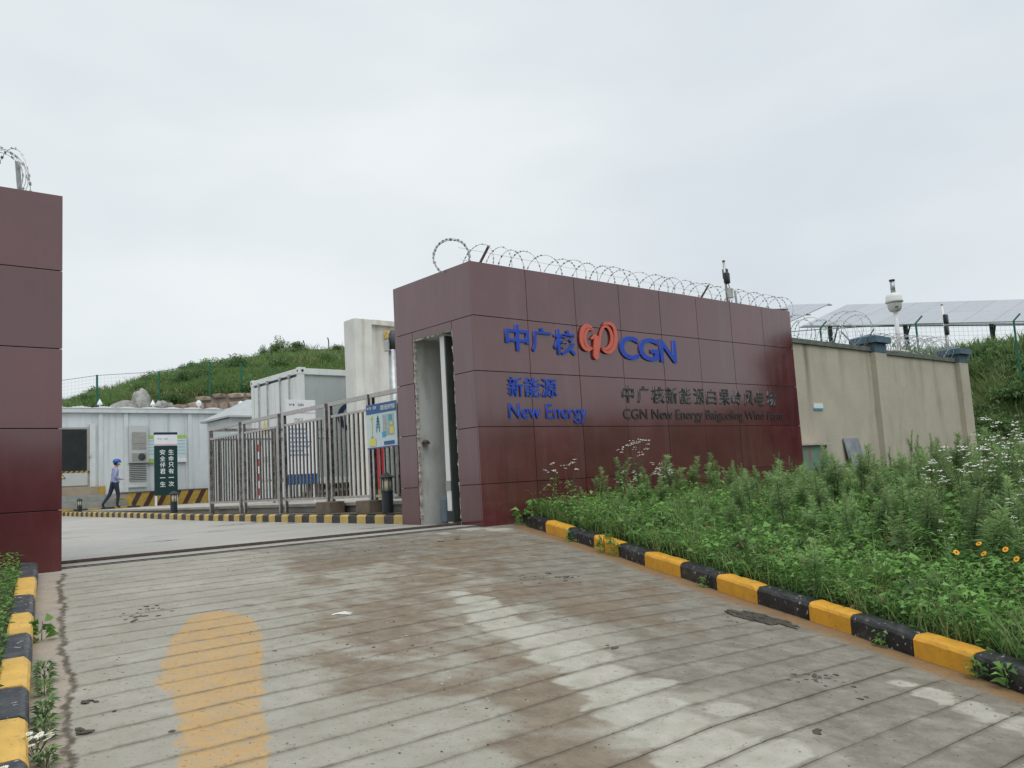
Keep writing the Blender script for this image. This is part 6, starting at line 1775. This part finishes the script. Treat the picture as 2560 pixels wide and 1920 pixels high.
# ------------------------------------------------------------------ litter and mud on the ramp
tcl = thing('tyre_mud', 'dark ridged slab of dried tyre tread mud near the right kerb', 'mud', (6.02, 4.0, ramp(6.02, 4.0)))
random.seed(5)
ax_ = Vector((5.93 - 6.06, 3.62 - 4.40, 0)); La = ax_.length; ax_.normalize(); nx_ = Vector((-ax_.y, ax_.x, 0))
for k in range(11):
    pts = []; off = -.13 + k * .026
    a0 = random.uniform(0, .16) + abs(k - 5) * .02; a1 = La - random.uniform(0, .22) - abs(k - 6) * .035
    for q in range(14):
        sL = lerp(a0, a1, q / 13); p = Vector((6.05, 4.40, 0)) + ax_ * sL + nx_ * (off + random.uniform(-.006, .006) + .025 * math.sin(sL * 3))
        pts.append((p.x, p.y, ramp(p.x, p.y) + random.uniform(.001, .009)))
    MB().tube(pts, [.004] + [random.uniform(.005, .014) for _ in pts[2:]] + [.003], 6).build('ridge', mud_m, tcl)
def lumps(name, spots, label, m=mud_m):
    mb = MB()
    for (x, y_, s) in spots:
        bm = bmesh.new(); bmesh.ops.create_icosphere(bm, subdivisions=1, radius=1); a = random.uniform(0, 3.14)
        z = ramp(x, y_)
        for v_ in bm.verts:
            c_ = v_.co * random.uniform(.7, 1.25); x2, y2 = c_.x * s * 1.6, c_.y * s
            v_.co = Vector((x + x2 * math.cos(a) - y2 * math.sin(a), y_ + x2 * math.sin(a) + y2 * math.cos(a), z + max(-.002, c_.z * s * .45)))
        bm.verts.index_update(); mb.add([v_.co for v_ in bm.verts], [[q.index for q in f.verts] for f in bm.faces]); bm.free()
    o = mb.build(name, m); tag(o, label, 'debris', kind='stuff'); return o
sp = []
for (cx2, cy2, n_, sd_, s) in ((6.19, 8.65, 6, .15, .03), (5.82, 6.09, 16, .16, .022), (5.6, 6.18, 14, .18, .016), (4.21, 4.04, 7, .05, .02), (4.80, 2.85, 26, .09, .016), (4.67, 2.49, 2, .03, .022), (3.88, 2.36, 3, .02, .02),
                                (2.08, 6.86, 12, .07, .018), (2.25, 7.03, 12, .09, .014), (1.28, 5.05, 3, .02, .025), (1.13, 4.59, 3, .02, .025), (1.34, 4.8, 2, .015, .012), (1.47, 4.36, 2, .02, .014), (3.1, 5.3, 9, .25, .010), (3.3, 4.6, 9, .3, .010), (5.0, 8.5, 14, .5, .012), (6.0, 4.0, 24, .22, .012)):
    for q in range(n_): sp.append((random.gauss(cx2, sd_), random.gauss(cy2, sd_), s * random.uniform(.4, 1.15)))
for q in range(700):
    y_ = random.uniform(1.6, 9); x = random.uniform(gx(y_), kx(y_) - .05); sp.append((x, y_, random.uniform(.002, .006)))
lumps('mud_crumbs', sp, 'dark crumbs and clods of mud scattered over the ramp')
sp = [(random.gauss(a, .22), random.gauss(b2, .22), random.uniform(.004, .011)) for a, b2 in ((2.9, 5.6), (2.8, 5.0), (2.95, 4.3), (3.0, 3.8), (3.4, 5.2)) for _ in range(9)]
lumps('pale_chips', [(a, b2, q * .7) for a, b2, q in sp], 'pale chips of stone scattered over the ramp', MATS['chip_pale'] if 'chip_pale' in MATS else mat('chip_pale', (0.46, 0.44, 0.40), rough=.8, var=.2))
q0 = (3.285, 5.909); o = MB().add([(q0[0] + .55 * (x - 3.285), q0[1] + .8 * (y_ - 5.909), ramp(q0[0], q0[1]) + z) for x, y_, z in ((3.18, 5.99, .006), (3.24, 5.955, .012), (3.37, 5.85, .006), (3.39, 5.83, .02), (3.33, 5.90, .03), (3.24, 6.03, .008))], [(0, 1, 5), (1, 4, 5), (1, 2, 4), (2, 3, 4)]).build('paper_scrap', paper_m)
md = o.modifiers.new('solid', 'SOLIDIFY'); md.thickness = .002
tag(o, 'torn white scrap of paper lying on the ramp grooves', 'litter')
